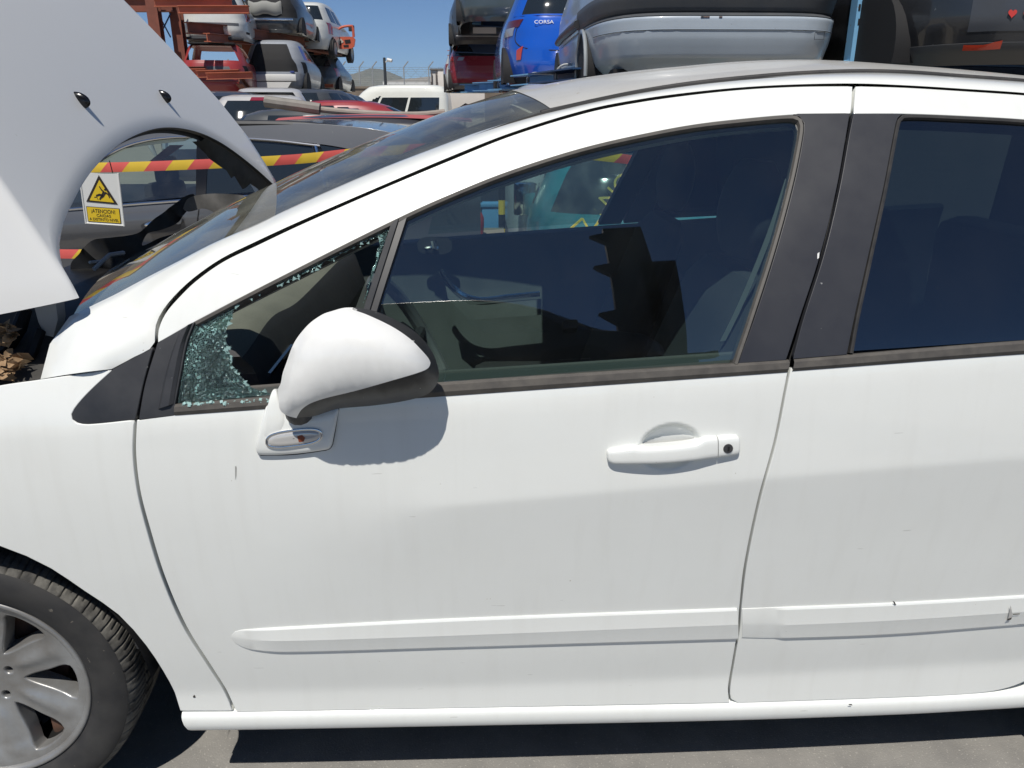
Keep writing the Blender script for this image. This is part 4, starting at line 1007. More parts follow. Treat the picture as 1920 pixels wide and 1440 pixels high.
mb = MB(); mb.add(*crumple([(352, 372), (380, 365), (420, 364), (456, 368), (452, 376), (438, 388), (416, 408), (405, 402), (380, 392), (350, 398), (340, 392)], 1.0, amp=.008, seed=3)); mb.build('cowl_flap', TORN, cw, sharp=None)
mb = MB(); mb.box((-1.30, .20, .90), (-.93, 1.6, .985), .02); mb.build('cowl_tray', BLK, cw)
mb = MB(); mb.tube([at1(176, 505, .8), at1(205, 478, .85), at1(232, 474, .9)], .006, 6); mb.tube([at1(168, 492, .8), at1(195, 489, .85)], .004, 6); mb.build('wiper_spindle', M('grey_clip', (.35, .35, .35), rough=.5), cw)
# what shows under the bonnet corner: plastic ledge, strut mount, dry leaves
mb = MB(); G = []
for q in np.linspace(0, 1, 10):
    row = []
    for r_ in np.linspace(0, 1, 12):
        P = at([(-160+265*r_, 738-24*r_-135*q)], .085+.16*q)[0]; row.append(P+np.array([0, 0, .006*math.sin(9*r_+7*q)]))
    G.append(row)
mb.grid(G); mb.build('wing_ledge', M('dusty_black_plastic', (.075, .07, .062), rough=.85, noise=(14, .7, (.02, .02, .02))), car)
mb = MB(); mb.tube([at1(-30, 668, .16), at1(8, 650, .165), at1(36, 615, .18), at1(48, 580, .20)], [.016, .018, .014, .012], 10); mb.tube([at1(40, 690, .13), at1(60, 660, .14), at1(74, 620, .17)], .012, 8); mb.build('wing_rail', BLK, car)
mb = MB(); HP = [at1(*p, .17) for p in ((62, 566), (104, 562), (108, 600), (100, 632), (84, 628), (72, 604))]; mb.prism([(p.x, p.z) for p in HP], 'y', .17, .20); mb.build('bonnet_hinge', M('hinge_grey', (.33, .33, .32), rough=.6), car, sharp=30)
lf = MB(); rs = np.random.RandomState(11)
LEAF = M('dry_leaf', (.40, .27, .15), rough=.8, noise=(40, .8, (.20, .12, .06)))
for k in range(150):
    if rs.rand() < .55: px_ = (rs.uniform(-60, 44), 0); px_ = (px_[0], 690-.22*px_[0]+rs.normal(0, 9))
    else: px_ = (rs.uniform(-40, 28), rs.uniform(612, 645))
    p = at([px_], .085+.0005*(700-px_[1])+rs.uniform(-.008, .008))[0]; L_ = rs.uniform(.010, .021); R_ = Matrix.Rotation(rs.uniform(0, 6.28), 3, 'Z') @ Matrix.Rotation(rs.uniform(-1, 1), 3, 'X') @ Matrix.Rotation(rs.uniform(-1, 1), 3, 'Y')
    sh = [(-1, 0, 0), (-.4, .5, .18), (.35, .42, .12), (1, 0, .1), (.4, -.42, .16), (-.4, -.45, .2)]
    lf.add([Vector(p)+R_ @ (Vector(q_)*L_) for q_ in sh], [(0, 1, 2, 3), (0, 3, 4, 5)])
o = lf.build('dry_leaves', LEAF, None, smooth=False); tag(o, kind='stuff')
# ------------------------------------------------------------------ the yard beyond: cars on racks and on the lower ground
GZ = -.25
CARGLASS = M('dark_car_glass', (.015, .02, .024), rough=.06, spec=.8, coat=.3)
REDLAMP = M('red_lamp', (.30, .012, .012), rough=.15, coat=1)
PLATE = M('plate_white', (.62, .62, .60), rough=.5)
def carpaint(name, c, rough=.32, coat=.6, dirt=.35): return M(name, c, rough=rough, coat=coat, noise=(1.7, dirt, tuple(a*.55+.05 for a in c)), speck=(40, .74, tuple(a*.5+.1 for a in c)))
HATCH = [(.20, -1.90, 1.92, .80, 4.5), (.28, -1.98, 1.97, .84, 4.5), (.42, -2.02, 2.0, .865, 4.5), (.60, -2.01, 1.98, .875, 4.5), (.72, -1.99, 1.90, .875, 4.2), (.82, -1.97, 1.66, .865, 4.2), (.90, -1.95, 1.22, .85, 4.0), (.96, -1.93, .92, .825, 4.0), (1.10, -1.87, .66, .765, 4.0), (1.25, -1.78, .40, .70, 4.0), (1.37, -1.66, .12, .635, 3.8), (1.43, -1.48, -.10, .58, 3.4), (1.46, -1.2, -.35, .45, 3)]
def scaled(L, l=1, w=1, h=1, z0=0): return [(z*h+z0, a*l, b*l, c*w, n) for z, a, b, c, n in L]
SUVL = [(.24, -2.05, 2.1, .82, 4.5), (.32, -2.12, 2.15, .87, 4.5), (.55, -2.18, 2.18, .90, 4.5), (.8, -2.16, 2.12, .905, 4.3), (.95, -2.13, 1.92, .895, 4.2), (1.02, -2.11, 1.45, .88, 4), (1.08, -2.09, 1.12, .86, 4), (1.25, -2.03, .80, .79, 4), (1.45, -1.93, .45, .71, 4), (1.56, -1.8, .2, .66, 3.8), (1.62, -1.6, .0, .6, 3.4), (1.65, -1.3, -.3, .45, 3)]
VANL = [(.25, -2.7, 2.7, .9, 5), (.4, -2.78, 2.76, .96, 5), (.7, -2.8, 2.72, .98, 5), (1.0, -2.8, 2.55, .98, 5), (1.15, -2.8, 2.1, .97, 5), (1.3, -2.79, 1.9, .96, 5), (1.6, -2.77, 1.62, .93, 5), (1.95, -2.74, 1.3, .89, 5), (2.2, -2.7, 1.0, .86, 4.6), (2.38, -2.55, .7, .8, 4.2), (2.44, -2.3, .3, .66, 3.6)]
NU = 112
def car_surf(levels, nz=5):
    lv = np.array(levels, float); zs = []
    for a, b in zip(lv[:-1, 0], lv[1:, 0]): zs += list(np.linspace(a, b, nz, endpoint=False))
    zs.append(lv[-1, 0]); zs = np.array(zs)
    dt = np.gradient(lv[:, 1:], lv[:, 0], axis=0)
    cols = [np.interp(zs, lv[:, 0], lv[:, k]) for k in range(1, 5)]
    for c in range(4):                       # light smoothing over height
        a = cols[c].copy(); a[1:-1] = .25*a[:-2]+.5*a[1:-1]+.25*a[2:]; cols[c] = a
    G = []
    th = np.linspace(-math.pi, math.pi, 721)
    for z, xr, xf, hw, n in zip(zs, *cols):
        x = (xr+xf)/2-(xf-xr)/2*np.sign(np.cos(th))*np.abs(np.cos(th))**(2/n); y = hw*np.sign(np.sin(th))*np.abs(np.sin(th))**(2/n)
        P = np.c_[x, y]; d = np.r_[0, np.cumsum(np.linalg.norm(np.diff(P, axis=0), axis=1))]
        # keep the number of steps per side the same on every level
        w_ = np.interp(np.linspace(0, 1, NU+1), [0, .11, .39, .61, .89, 1], [0, .11, .39, .61, .89, 1])
        mid = d[360]; s = np.interp(np.linspace(0, 1, NU+1), [0, .5, 1], [0, mid, d[-1]])
        G.append(np.c_[np.interp(s, d, x), np.interp(s, d, y), np.full(NU+1, z)])
    return zs, np.array(G)
class Car:
    def __init__(s, name, label, cat, levels, paint, loc, rz, group=None, lower=None):
        s.o = empty(name, loc, rz, label, cat, group); s.lv = levels; s.zs, s.G = car_surf(levels); s.used = np.zeros((len(s.zs)-1, NU), bool); s.paint = paint
        d0 = np.gradient(s.G, axis=0); d1 = np.gradient(s.G, axis=1); n = np.cross(d1, d0); s.N = n/(np.linalg.norm(n, axis=2)[:, :, None]+1e-9)
        c = s.G-s.G.mean((0, 1)); 
        if (s.N*c).sum() < 0: s.N = -s.N
    def patch(s, name, mat, u0, u1, z0, z1, off=0.0, mirror=False, hole=False, z0b=None, z1b=None):
        """u: 0 at the middle of the tail, +-.5 at the middle of the nose; heights may slope from u0 to u1"""
        for sg in ((1, -1) if mirror else (1,)):
            a, b = sorted((sg*u0, sg*u1)); ia, ib = int(round((a+.5)*NU)), int(round((b+.5)*NU))
            cells = []
            for i in range(ia, ib):
                t_ = ((i+.5)/NU-.5-sg*u0)/(sg*u1-sg*u0); lo = z0+(0 if z0b is None else (z0b-z0)*t_); hi = z1+(0 if z1b is None else (z1b-z1)*t_)
                ks = [k for k in range(len(s.zs)-1) if lo <= .5*(s.zs[k]+s.zs[k+1]) <= hi]
                cells += [(k, i) for k in ks if not s.used[k, i]]
            for k, i in cells: s.used[k, i] = True
            if hole or not cells: continue
            idx = {}; V = []; F_ = []
            rim = {}
            for k, i in cells:
                f = []
                for kk, ii in ((k, i), (k, i+1), (k+1, i+1), (k+1, i)):
                    if (kk, ii) not in idx: idx[(kk, ii)] = len(V); V.append(s.G[kk, ii]+s.N[kk, ii]*off)
                    f.append(idx[(kk, ii)])
                F_.append(tuple(f))
            if off > 0:                      # close the raised edge down to the body
                ed = {}
                for f in F_:
                    for q in range(4): ed[(f[q], f[(q+1) % 4])] = 1
                inv = {v_: k_ for k_, v_ in idx.items()}; low = {}
                for (a_, b_) in [e for e in ed if (e[1], e[0]) not in ed]:
                    for q in (a_, b_):
                        if q not in low: low[q] = len(V); kk, ii = inv[q]; V.append(s.G[kk, ii])
                    F_.append((b_, a_, low[a_], low[b_]))
            mesh_obj(name, V, F_, mat, s.o, sharp=45)
    def build(s):
        F_ = []
        for k in range(len(s.zs)-1):
            for i in range(NU):
                if not s.used[k, i]: F_.append((k*(NU+1)+i, k*(NU+1)+i+1, (k+1)*(NU+1)+i+1, (k+1)*(NU+1)+i))
        n = len(s.zs); F_.append(tuple((n-1)*(NU+1)+i for i in range(NU)))
        mesh_obj('body', s.G.reshape(-1, 3), F_, s.paint, s.o, sharp=60); return s
    def part(s, name, mat, fn, **kw):
        mb = MB(); fn(mb); return mb.build(name, mat, s.o, **kw)
    def wheels(s, xs=(-1.28, 1.27), r=.31, y=.70, tw=.2, arch=True, tyres=True):
        for x in xs:
            for sg in (-1, 1):
                if arch:
                    mb = MB(); n = 20; hw = np.interp(.4, [q[0] for q in s.lv], [q[3] for q in s.lv])+.006
                    P = [(x+(r+.05)*math.cos(a), sg*(hw), max(.19, r+(r+.05)*math.sin(a))) for a in np.linspace(-.25, math.pi+.25, n)]
                    mb.add(P+[(p[0], sg*(hw-.25), p[2]) for p in P], [tuple(range(n)), ]+[(i, i+1, i+1+n, i+n) for i in range(n-1)]); mb.build('wheel_arch', DARK, s.o, sharp=30)
                if tyres:
                    w_ = empty('wheel', (x, sg*(y+.155), r)); w_.parent = s.o
                    lathe([(r*.62, -.03*1), (r*.9, -.035), (r, -.02), (r, .15), (r*.6, .16)] if sg < 0 else [(r*.62, .03), (r*.9, .035), (r, .02), (r, -.15), (r*.6, -.16)], 40, 'tyre', TYRE, w_, 40)
                    lathe([(0, -.008*-sg), (r*.2, -.01*-sg), (r*.6, -.03*-sg), (r*.63, -.036*-sg)], 30, 'rim', ALLOY, w_, 40)
    def pick(s, px, py):
        W = Matrix.LocRotScale(s.o.location, s.o.rotation_euler, None); G = s.G.reshape(-1, 3); R = np.array(W.to_3x3()); P = G@R.T+np.array(s.o.location)
        q = proj(P); d = np.hypot(q[:, 0]-px, q[:, 1]-py); Nw = (s.N.reshape(-1, 3)@R.T*(CAM-P)).sum(1); d[Nw < 0] += 1e4
        o4 = np.argsort(d)[:4]; w_ = 1/(d[o4]+.3); k, i = np.divmod(o4, NU+1); 
        return float((i/NU-.5)@w_/w_.sum()), float(s.zs[k]@w_/w_.sum())
    def plate(s, x, z, mat, w=.52, h=.11, y=0):
        s.part('number_plate', mat, lambda m: m.box((x-.012, y-w/2, z), (x+.008, y+w/2, z+h)), sharp=30)
def std_tail(c, z=0, glass_=True, lamps=True, lampmat=None, side=True, sc=1.0, rear_open=False):
    """rear window, side windows and tail lamps of a hatchback whose belt is at .93*sc"""
    b, t = .97*sc+z, 1.36*sc+z
    c.patch('rear_window', CARGLASS, -.088, .088, b+.02, t, hole=not glass_)
    if side:
        c.patch('side_window', CARGLASS, .155, .232, b+.01, t-.0, mirror=True, hole=not glass_); c.patch('side_window', CARGLASS, .240, .315, b+.01, t, mirror=True, hole=not glass_, z1b=t-.06)
        c.patch('windscreen', CARGLASS, .40, .5, b+.05, t-.02, mirror=True, hole=not glass_)
    if lamps: c.patch('tail_lamp', lampmat or REDLAMP, .098, .135, .66*sc+z, .93*sc+z, off=.008, mirror=True)
def rackpos(px, py, Y): return at1(px, py, Y)
RZ = math.pi/2           # tail towards the camera
# ---- distant setting
def hills():
    mb = MB(); rs = np.random.RandomState(4); xs = np.linspace(-4200, 2600, 170); rows = []
    prof = np.zeros_like(xs)
    ang = xs/3000.0
    def bump(c, w_, h): return h*np.exp(-((ang-c)/w_)**2)
    A_ = lambda px: at1(px, 150, 3000).x/3000
    prof = 58+bump(A_(657), .022, 80)+bump(A_(705), .022, 45)+bump(A_(760), .05, 40)+bump(A_(608), .016, 50)+bump(A_(560), .03, 60)+bump(A_(450), .06, 70)+bump(A_(860), .06, 40)
    prof += 4*np.sin(ang*90)+3*np.sin(ang*170+1)
    for k, d in enumerate((0, .25, .5, .75, 1.0, 1.5, 2)):
        row = []
        for x, p in zip(xs, prof):
            h = p*(math.sin(math.pi/2*min(1, d)) if d <= 1 else max(0, 2-d))*(1+.10*math.sin(x*.013+d*7)) if d > 0 else -4
            row.append((x, 3000+d*380+60*math.sin(x*.004+d), h+GZ))
        rows.append(row)
    mb.grid(rows); o = mb.build('hills', M('dry_hillside', (.16, .15, .105), rough=1, noise=(.012, .8, (.07, .08, .05))), None, sharp=None); tag(o, kind='structure')
hills()
CONC = M('weathered_concrete', (.20, .165, .13), rough=.95, noise=(.9, .6, (.12, .095, .075)), bump=(8, .4, .02))
def wall():
    Yw = 46; x0, x1 = at1(300, 200, Yw).x-16, at1(1400, 200, Yw).x; zt = at1(660, 166, Yw).z
    mb = MB(); n = 14; wd_ = (x1-x0)/n
    mb.box((x0, Yw, GZ), (x1, Yw+.25, zt))
    mb.box((x0, Yw-.06, zt), (x1, Yw+.31, zt+.12))
    for k in range(n+1): mb.box((x0+k*wd_-.02, Yw-.012, GZ), (x0+k*wd_+.02, Yw-.002, zt-.01))
    o = mb.build('boundary_wall', CONC, None, sharp=30); tag(o, 'long brown concrete boundary wall below the wire fence', 'wall')
wall()
STEEL = M('galvanised_steel', (.36, .37, .37), rough=.5, metal=.4)
def fence():
    Yw = 46.3; f = empty('wire_fence', (at1(660, 170, Yw).x, Yw, 2.6), 0, 'chain-link fence with angled barbed-wire posts on top of the brown wall', 'fence')
    loc = f.location
    zb = at1(660, 166, Yw).z+.1
    for px in (372, 430, 490, 545, 572, 610, 645, 678, 702, 760, 806, 850, 900):
        p = at1(px, 200, Yw); zt = at1(px, 126 if px > 640 else 122, Yw).z; mb = MB(); mb.tube([(p.x-loc.x, 0, zb-loc.z), (p.x-loc.x, 0, zt-loc.z), (p.x-loc.x+.28, -.1, zt-loc.z+.3)], .035, 6); mb.build('post', STEEL, f)
    mb = MB(); xa, xb = at1(360, 200, Yw).x-loc.x, at1(900, 200, Yw).x-loc.x; H = at1(660, 126, Yw).z-zb
    for k in range(9): z = zb-loc.z+.1+k*(H-.1)/8; mb.tube([(xa, 0, z), (xb, 0, z)], .008, 3)
    q = xa
    while q < xb-1: 
        mb.tube([(q, .01, zb-loc.z), (q+H, .01, zb-loc.z+H)], .006, 3); mb.tube([(q+H, -.01, zb-loc.z), (q, -.01, zb-loc.z+H)], .006, 3); q += .55
    mb.build('wire_mesh', STEEL, f, sharp=None)
fence()
def pole():
    p = at1(723, 158, 43); z1 = at1(723, 108, 43).z; o = empty('camera_pole', (p.x, 43, GZ), 0, 'thin dark pole with small white camera near its top', 'pole')
    mb = MB(); mb.tube([(0, 0, 0), (0, 0, z1-GZ)], [.10, .07], 8); mb.build('pole_shaft', M('dark_pole', (.03, .035, .04), rough=.5), o)
    mb = MB(); mb.tube([(0, 0, z1-GZ-.25), (.22, -.1, z1-GZ-.15)], .03, 6); mb.tube([(.17, -.12, z1-GZ-.10), (.42, -.2, z1-GZ-.17)], .085, 8); mb.build('security_camera', PLATE, o)
pole()
def shed():
    Y = 60; a = at1(728, 156, Y); b = at1(900, 156, Y); e = at1(735, 153, Y).z; r = at1(790, 137, Y).z
    o = empty('storage_shed', (a.x, Y, GZ), 0, 'low grey shed with a shallow pitched roof behind the wall', 'shed')
    mb = MB(); mb.box((0, 0, 0), (b.x-a.x, 14, e-GZ)); mb.build('wall', M('shed_wall', (.42, .44, .46), rough=.8), o, sharp=30)
    mb = MB(); w_ = b.x-a.x
    mb.hexa([(-.3, -.4, e-GZ), (w_+.3, -.4, e-GZ), (w_+.3, 14.4, e-GZ), (-.3, 14.4, e-GZ), (2.4, 6.5, r-GZ), (w_-2, 6.5, r-GZ), (w_-2, 7.5, r-GZ), (2.4, 7.5, r-GZ)]); mb.build('roof', M('shed_roof', (.25, .235, .21), rough=.9), o, sharp=30)
    mb = MB(); mb.box((-.35, -.45, e-GZ-.22), (w_+.35, -.38, e-GZ-.02)); mb.build('gutter', PLATE, o, sharp=30)
shed()
def container():
    Y = 36; a = at1(809, 200, Y); b = at1(868, 200, Y); zt = at1(830, 131, Y).z; w_ = b.x-a.x+1.0
    o = empty('box_trailer', (a.x, Y, GZ), 0, 'tall white box trailer standing behind the white minibus', 'trailer'); h = zt-GZ
    mb = MB(); mb.box((.32, -.0, .5), (w_, 8, h), .03); mb.build('box_side', M('trailer_white', (.62, .58, .53), rough=.6, noise=(.8, .4, (.45, .41, .37))), o)
    mb = MB(); mb.box((0, .05, .5), (.31, 7.9, h-.02), .02); mb.build('rear_doors', M('trailer_grey', (.50, .48, .45), rough=.6), o)
    mb = MB()
    for q in (.06, .26): mb.tube([(q, -.03, .55), (q, -.03, h-.1)], .03, 6)
    for q in (0.02, .28): mb.box((q-.03, -.04, h-.7), (q+.05, .0, h-.5))
    mb.build('door_bars', M('bar_brown', (.10, .085, .075), rough=.7), o)
    mb = MB(); mb.box((-.02, -.03, h-.01), (w_+.02, 8.02, h+.06)); mb.build('roof_edge', M('trailer_edge', (.14, .13, .12), rough=.7), o, sharp=30)
    mb = MB()
    for q in (1.2, 1.5): mb.tube([(q, -.06, .2), (q, -.06, 1.6)], .04, 6)
    mb.tube([(1.0, -.06, 1.6), (2.4, -.06, 1.6)], .04, 6); mb.build('side_rail', M('rail_green', (.12, .13, .08), rough=.7), o)
container()
# ---- white minibus
def minibus():
    Y = 33; a, b = at1(690, 205, Y), at1(836, 205, Y); zt = at1(770, 159, Y).z
    c = Car('minibus', 'white high-roof minibus with dark side windows, side on before the trailer', 'minibus', scaled(VANL, .98, 1, (zt-GZ)/2.44), carpaint('minibus_white', (.72, .73, .68), dirt=.15), ((a.x+b.x)/2-.9, Y+1, GZ), math.pi-.12)
    k = (zt-GZ)/2.44
    c.patch('side_window', CARGLASS, .092, .205, 1.42*k, 2.02*k, mirror=True); c.patch('side_window', CARGLASS, .210, .318, 1.42*k, 2.02*k, mirror=True); c.patch('cab_window', CARGLASS, .332, .392, 1.42*k, 2.06*k, mirror=True, z1b=1.75*k)
    c.patch('windscreen', CARGLASS, .40, .5, 1.25*k, 1.95*k, mirror=True)
    c.wheels((-1.9, 1.75), .34, .82); c.build()
    tx = text_mesh('side_lettering', 'SERVICIO', .17, M('faded_red_ink', (.35, .12, .10), rough=.7), c.o); tx.location = (-1.0, .985, 1.02); tx.rotation_euler = (math.pi/2, 0, math.pi)
def text_mesh(name, s, size, mat, parent, ext=.002, align='CENTER'):
    cu = bpy.data.curves.new(name, 'FONT'); cu.body = s; cu.size = size; cu.extrude = ext; cu.align_x = align; cu.align_y = 'CENTER'
    t_ = bpy.data.objects.new(name, cu); COL.objects.link(t_); dg = bpy.context.evaluated_depsgraph_get(); me = bpy.data.meshes.new_from_object(t_.evaluated_get(dg)); me.name = name
    bpy.data.objects.remove(t_); me.materials.clear(); me.materials.append(mat); o = bpy.data.objects.new(name, me); COL.objects.link(o); o.parent = parent; return o
minibus()
# ---- cars on the lower ground between here and the wall
def ground_car(name, label, levels, paint, px, Ytail, rz, z_top=None, top_px=None, cat='car', group=None, glass_=True, lamps=True, sc=1, mirror_lamps=None, z0=GZ):
    p = at1(px, 300, Ytail); c = Car(name, label, cat, levels, paint, (p.x, Ytail, z0), rz, group)
    std_tail(c, glass_=glass_, lamps=lamps, sc=sc); c.wheels(); return c
def tail_at(px, Y, rz, L=2.0, py=250): 
    """centre of a car whose tail middle is seen at pixel column px on plane Y"""
    p = at1(px, py, Y); return (p.x+math.cos(rz)*L, Y+math.sin(rz)*L)
def put(name, label, levels, paint, px, Y, rz, z0, **kw):
    x, y = tail_at(px, Y, rz, py=proj([(0, Y, z0+.9)])[0, 1]); c = Car(name, label, 'car', levels, paint, (x, y, z0), rz, kw.pop('group', None)); return c
G1 = 'scrapped cars on the lower ground'
c = put('parked_car', 'white hatchback seen from behind, sun glint on its rear window', HATCH, carpaint('pearl_white', (.60, .58, .55)), 492, 10.6, RZ+.22, at1(492, 177, 10.6).z-1.45, group=G1)
std_tail(c); c.plate(-2.03, .62, M('blank_dark_plate', (.05, .05, .05), rough=.5)); c.patch('brake_light', REDLAMP, -.03, .03, 1.37, 1.42, off=.004); c.wheels(); c.build()
c = put('parked_car', 'silver estate with an empty rear window opening, behind the white hatchback', scaled(HATCH, 1, 1, 1.02), carpaint('dull_silver', (.50, .50, .50)), 506, 14.5, RZ+.2, at1(505, 162, 14.5).z-1.49, group=G1)
std_tail(c, glass_=False, sc=1.02); c.wheels(tyres=False); c.build()
c = put('parked_car', 'dark blue people carrier with a silver tail and hanging white bumper trim', scaled(SUVL, 1, 1, .98), carpaint('dark_blue_grey', (.03, .035, .05)), 398, 11.8, RZ+.22, at1(405, 168, 11.8).z-1.62, group=G1)
std_tail(c, sc=1.12, lamps=False); c.patch('tail_panel', carpaint('silver_tail', (.42, .46, .50)), -.085, .085, .72, 1.10, off=.004); c.part('hanging_trim', PLATE, lambda m: m.tube([(-2.1, .72, 1.25), (-2.16, .84, 1.05), (-2.2, .9, .8), (-2.17, .84, .62)], [.03, .05, .045, .02], 8)); c.part('roof_bar', CHROME, lambda m: m.tube([(-1.9, .62, 1.60), (-1.9, .68, 1.66), (-.6, .66, 1.72)], .025, 6)); c.wheels(tyres=False); c.build()
c = put('parked_car', 'black wheel-less hatchback squeezed between the people carrier and the white hatchback', HATCH, carpaint('faded_black', (.02, .02, .022)), 441, 14.2, RZ+.2, at1(441, 170, 14.2).z-1.45, group=G1)
std_tail(c, lamps=False); c.wheels(tyres=False); c.build()
for i, (px, py, Y, nm, lab, col) in enumerate(((545, 166, 17, 'parked_car', 'dark grey estate first in the row behind the silver estate', (.05, .055, .06)), (577, 172, 20.5, 'parked_car', 'black estate second in the row running to the wall', (.02, .022, .026)), (603, 177, 24, 'parked_car', 'dark green estate last in the row, nearest the wall', (.03, .04, .035)))):
    c = put(nm, lab, HATCH, carpaint('row_paint_%d' % i, col), px, Y, RZ-.25, at1(px, py, Y).z-1.45, group=G1); std_tail(c); c.wheels(); c.build()
c = put('parked_car', 'red hatchback with a white roof strip, side on before the minibus', HATCH, carpaint('faded_red', (.30, .03, .035)), 620, 13.5, 2.95-math.pi+.0, at1(720, 189, 13.5).z-1.45, group=G1)
c.o.location = (at1(712, 200, 13.8).x, 14.2, c.o.location.z); c.o.rotation_euler[2] = .12
std_tail(c); c.part('roof_strip', carpaint('strip_white', (.66, .64, .6)), lambda m: m.grid([[(-1.35, y_, 1.455+.0) for y_ in (-.42, -.30)], [(-.9, y_, 1.474) for y_ in (-.42, -.30)], [(-.35, y_, 1.470) for y_ in (-.42, -.30)]])); c.wheels(); c.build()
c = put('parked_car', 'dark grey saloon under the bent tube, behind the red-roofed car', scaled(HATCH, 1.05, 1.02, 1), carpaint('graphite', (.055, .06, .062)), 600, 9.0, 0, at1(700, 204, 9.2).z-1.45, group=G1)
c.o.location = (at1(690, 230, 9.2).x, 10.1, c.o.location.z); c.o.rotation_euler[2] = .06; std_tail(c); c.wheels(); c.build()
TUBEZ = c.o.location.z
c = put('parked_car', 'dark car with a faded red roof panel and black shark-fin aerial', scaled(SUVL, 1, 1, .97), carpaint('blackberry', (.03, .03, .036)), 600, 7.2, 0, at1(640, 216, 7.3).z-1.60, group=G1)
c.o.location = (at1(648, 230, 7.3).x+.95, 8.05, c.o.location.z); c.o.rotation_euler[2] = .04
std_tail(c, sc=1.1); zt_ = SUVL[-1][0]*.97
c.part('roof_panel', M('sun_bleached_red', (.42, .10, .10), rough=.6, noise=(2, .3, (.32, .07, .07))), lambda m: m.grid([[(x_, y_, zt_-.012-.09*max(0, abs(y_)-.30)**1.0*1.2+.022-.05*((x_+.75)/1.1)**2) for y_ in np.linspace(-.60, .5, 12)] for x_ in np.linspace(-1.75, .35, 16)]), sharp=60)
c.part('aerial_fin', M('gloss_black', (.006, .006, .007), rough=.2), lambda m: m.prism([(.10, zt_+.01), (.34, zt_+.012), (.34, zt_+.10), (.28, zt_+.12)][::-1], 'y', -.60, -.52), sharp=40)
c.wheels(); c.build()
# bent tube lying over the roofs
tb = empty('bent_tube', (0, 0, 0), 0, 'long bent metal tube with a thicker sleeve, lying over the dark saloon roof', 'tube')
P = [at1(*q, 8.6) for q in smooth([(496, 190), (540, 197), (600, 205), (640, 209), (700, 213), (760, 215), (800, 214), (834, 210)], 12)]
mb = MB(); mb.tube(P, [.052]*3+[.036]*(len(P)-3), 10); mb.build('tube_shaft', M('dusty_tube', (.30, .26, .22), rough=.6, noise=(6, .5, (.16, .14, .12))), tb)
mb = MB(); mb.tube([at1(497, 190, 8.58), at1(560, 198.5, 8.58), at1(600, 204.5, 8.58)], .068, 10); mb.build('sleeve', M('grey_sleeve', (.23, .215, .19), rough=.55, noise=(6, .5, (.12, .11, .1))), tb)
tb['label'] = 'long bent metal tube with a thicker grey sleeve, lying over the dark saloon roof'
# ------------------------------------------------------------------ grey estate car on the lower ground just behind
SUVP = carpaint('charcoal_paint', (.085, .09, .10), rough=.28, coat=.8, dirt=.25)
suv = empty('estate_car', (at1(400, 380, 3.5).x, 3.4, GZ), 0, 'charcoal grey estate car with chrome window strip and black roof rail, behind the barrier tape', 'car')
def keep(o):        # built in world coordinates, parented to a thing away from the origin
    p = o.parent; o.matrix_parent_inverse = Matrix.Translation(-Vector(p.location)) if p else Matrix(); return o
bz_ = _lev([(100, 394), (330, 375), (590, 358), (700, 350)], 1, 3.4)
def SS(x, z):
    d = z-np.polyval(bz_, x); return 3.40+.30*sp(d, .01)+.12*np.maximum(0, d)**2-.05*np.exp(-((d+.10)/.12)**2)+.10*sp(-d-.25, .04)*.6+.012*(x+1)**2*0
def sxz(px): return onS(px, SS)[:, [0, 2]]
low_ = join([(-60, 406), (100, 396), (330, 377), (590, 361), (900, 343)], [(900, 343), (900, 640)], [(900, 640), (-60, 700)], [(-60, 700), (-60, 406)])
keep(panel('body', sxz(low_), SS, SUVP, suv, g=.05, roll=.004, depth=.03))
RL = [(60, 400), (112, 352), (160, 312), (200, 283), (240, 263), (300, 247), (420, 234), (550, 231), (680, 240), (760, 256), (830, 285), (900, 325)]
up_ = join(RL, [(900, 325), (895, 335)], [(895, 335), (700, 290), (640, 276), (585, 268), (500, 261), (420, 257), (368, 256), (300, 259), (245, 270), (205, 288), (172, 312), (118, 362), (75, 398)], [(75, 398), (60, 400)])
keep(panel('roof_side', sxz(up_), SS, SUVP, suv, g=.04, roll=.003, depth=.02))
w1 = join([(80, 397), (120, 364), (174, 314), (207, 290), (247, 272), (300, 261.5), (368, 258.5)], [(368, 258.5), (366, 368)], [(366, 368), (200, 383), (80, 397)])
SG = glass('estate_side_glass', (.35, .45, .44), 2.1, dirt=.05)
keep(panel('side_window', sxz(w1), shifted(.006, SS), SG, suv, g=.05, roll=0, depth=0))
w2 = join([(392, 260), (500, 264), (584, 272)], [(584, 272), (604, 352)], [(604, 352), (386, 366)], [(386, 366), (392, 260)])
keep(panel('side_window', sxz(w2), shifted(.006, SS), CARGLASS, suv, g=.05, roll=0, depth=0))
w3 = join([(602, 275), (700, 295), (800, 325)], [(800, 325), (800, 341), (618, 351)], [(618, 351), (602, 275)])
keep(panel('side_window', sxz(w3), shifted(.006, SS), CARGLASS, suv, g=.05, roll=0, depth=0))
for pl_ in (join([(369, 258), (391, 259)], [(391, 259), (385, 366)], [(385, 366), (367, 368)], [(367, 368), (369, 258)]), join([(586, 272), (600, 275)], [(600, 275), (617, 351)], [(617, 351), (605, 352)], [(605, 352), (586, 272)])):
    keep(panel('window_pillar', sxz(pl_), shifted(.002, SS), M('gloss_black', (.006, .006, .007), rough=.2), suv, g=.05))
def line_s(pl, off, r, fn=SS, step=10): 
    P = at_off(smooth(pl, step), off, fn); return [tuple(p) for p in P]
mb = MB(); mb.tube(line_s([(80, 397), (330, 377.5), (590, 361), (760, 352)], .004, 0), .0085, 6); mb.tube(line_s([(80, 395), (120, 363), (174, 313), (207, 289), (247, 271), (300, 260), (368, 257), (500, 263), (600, 274)], .004, 0), .007, 6)
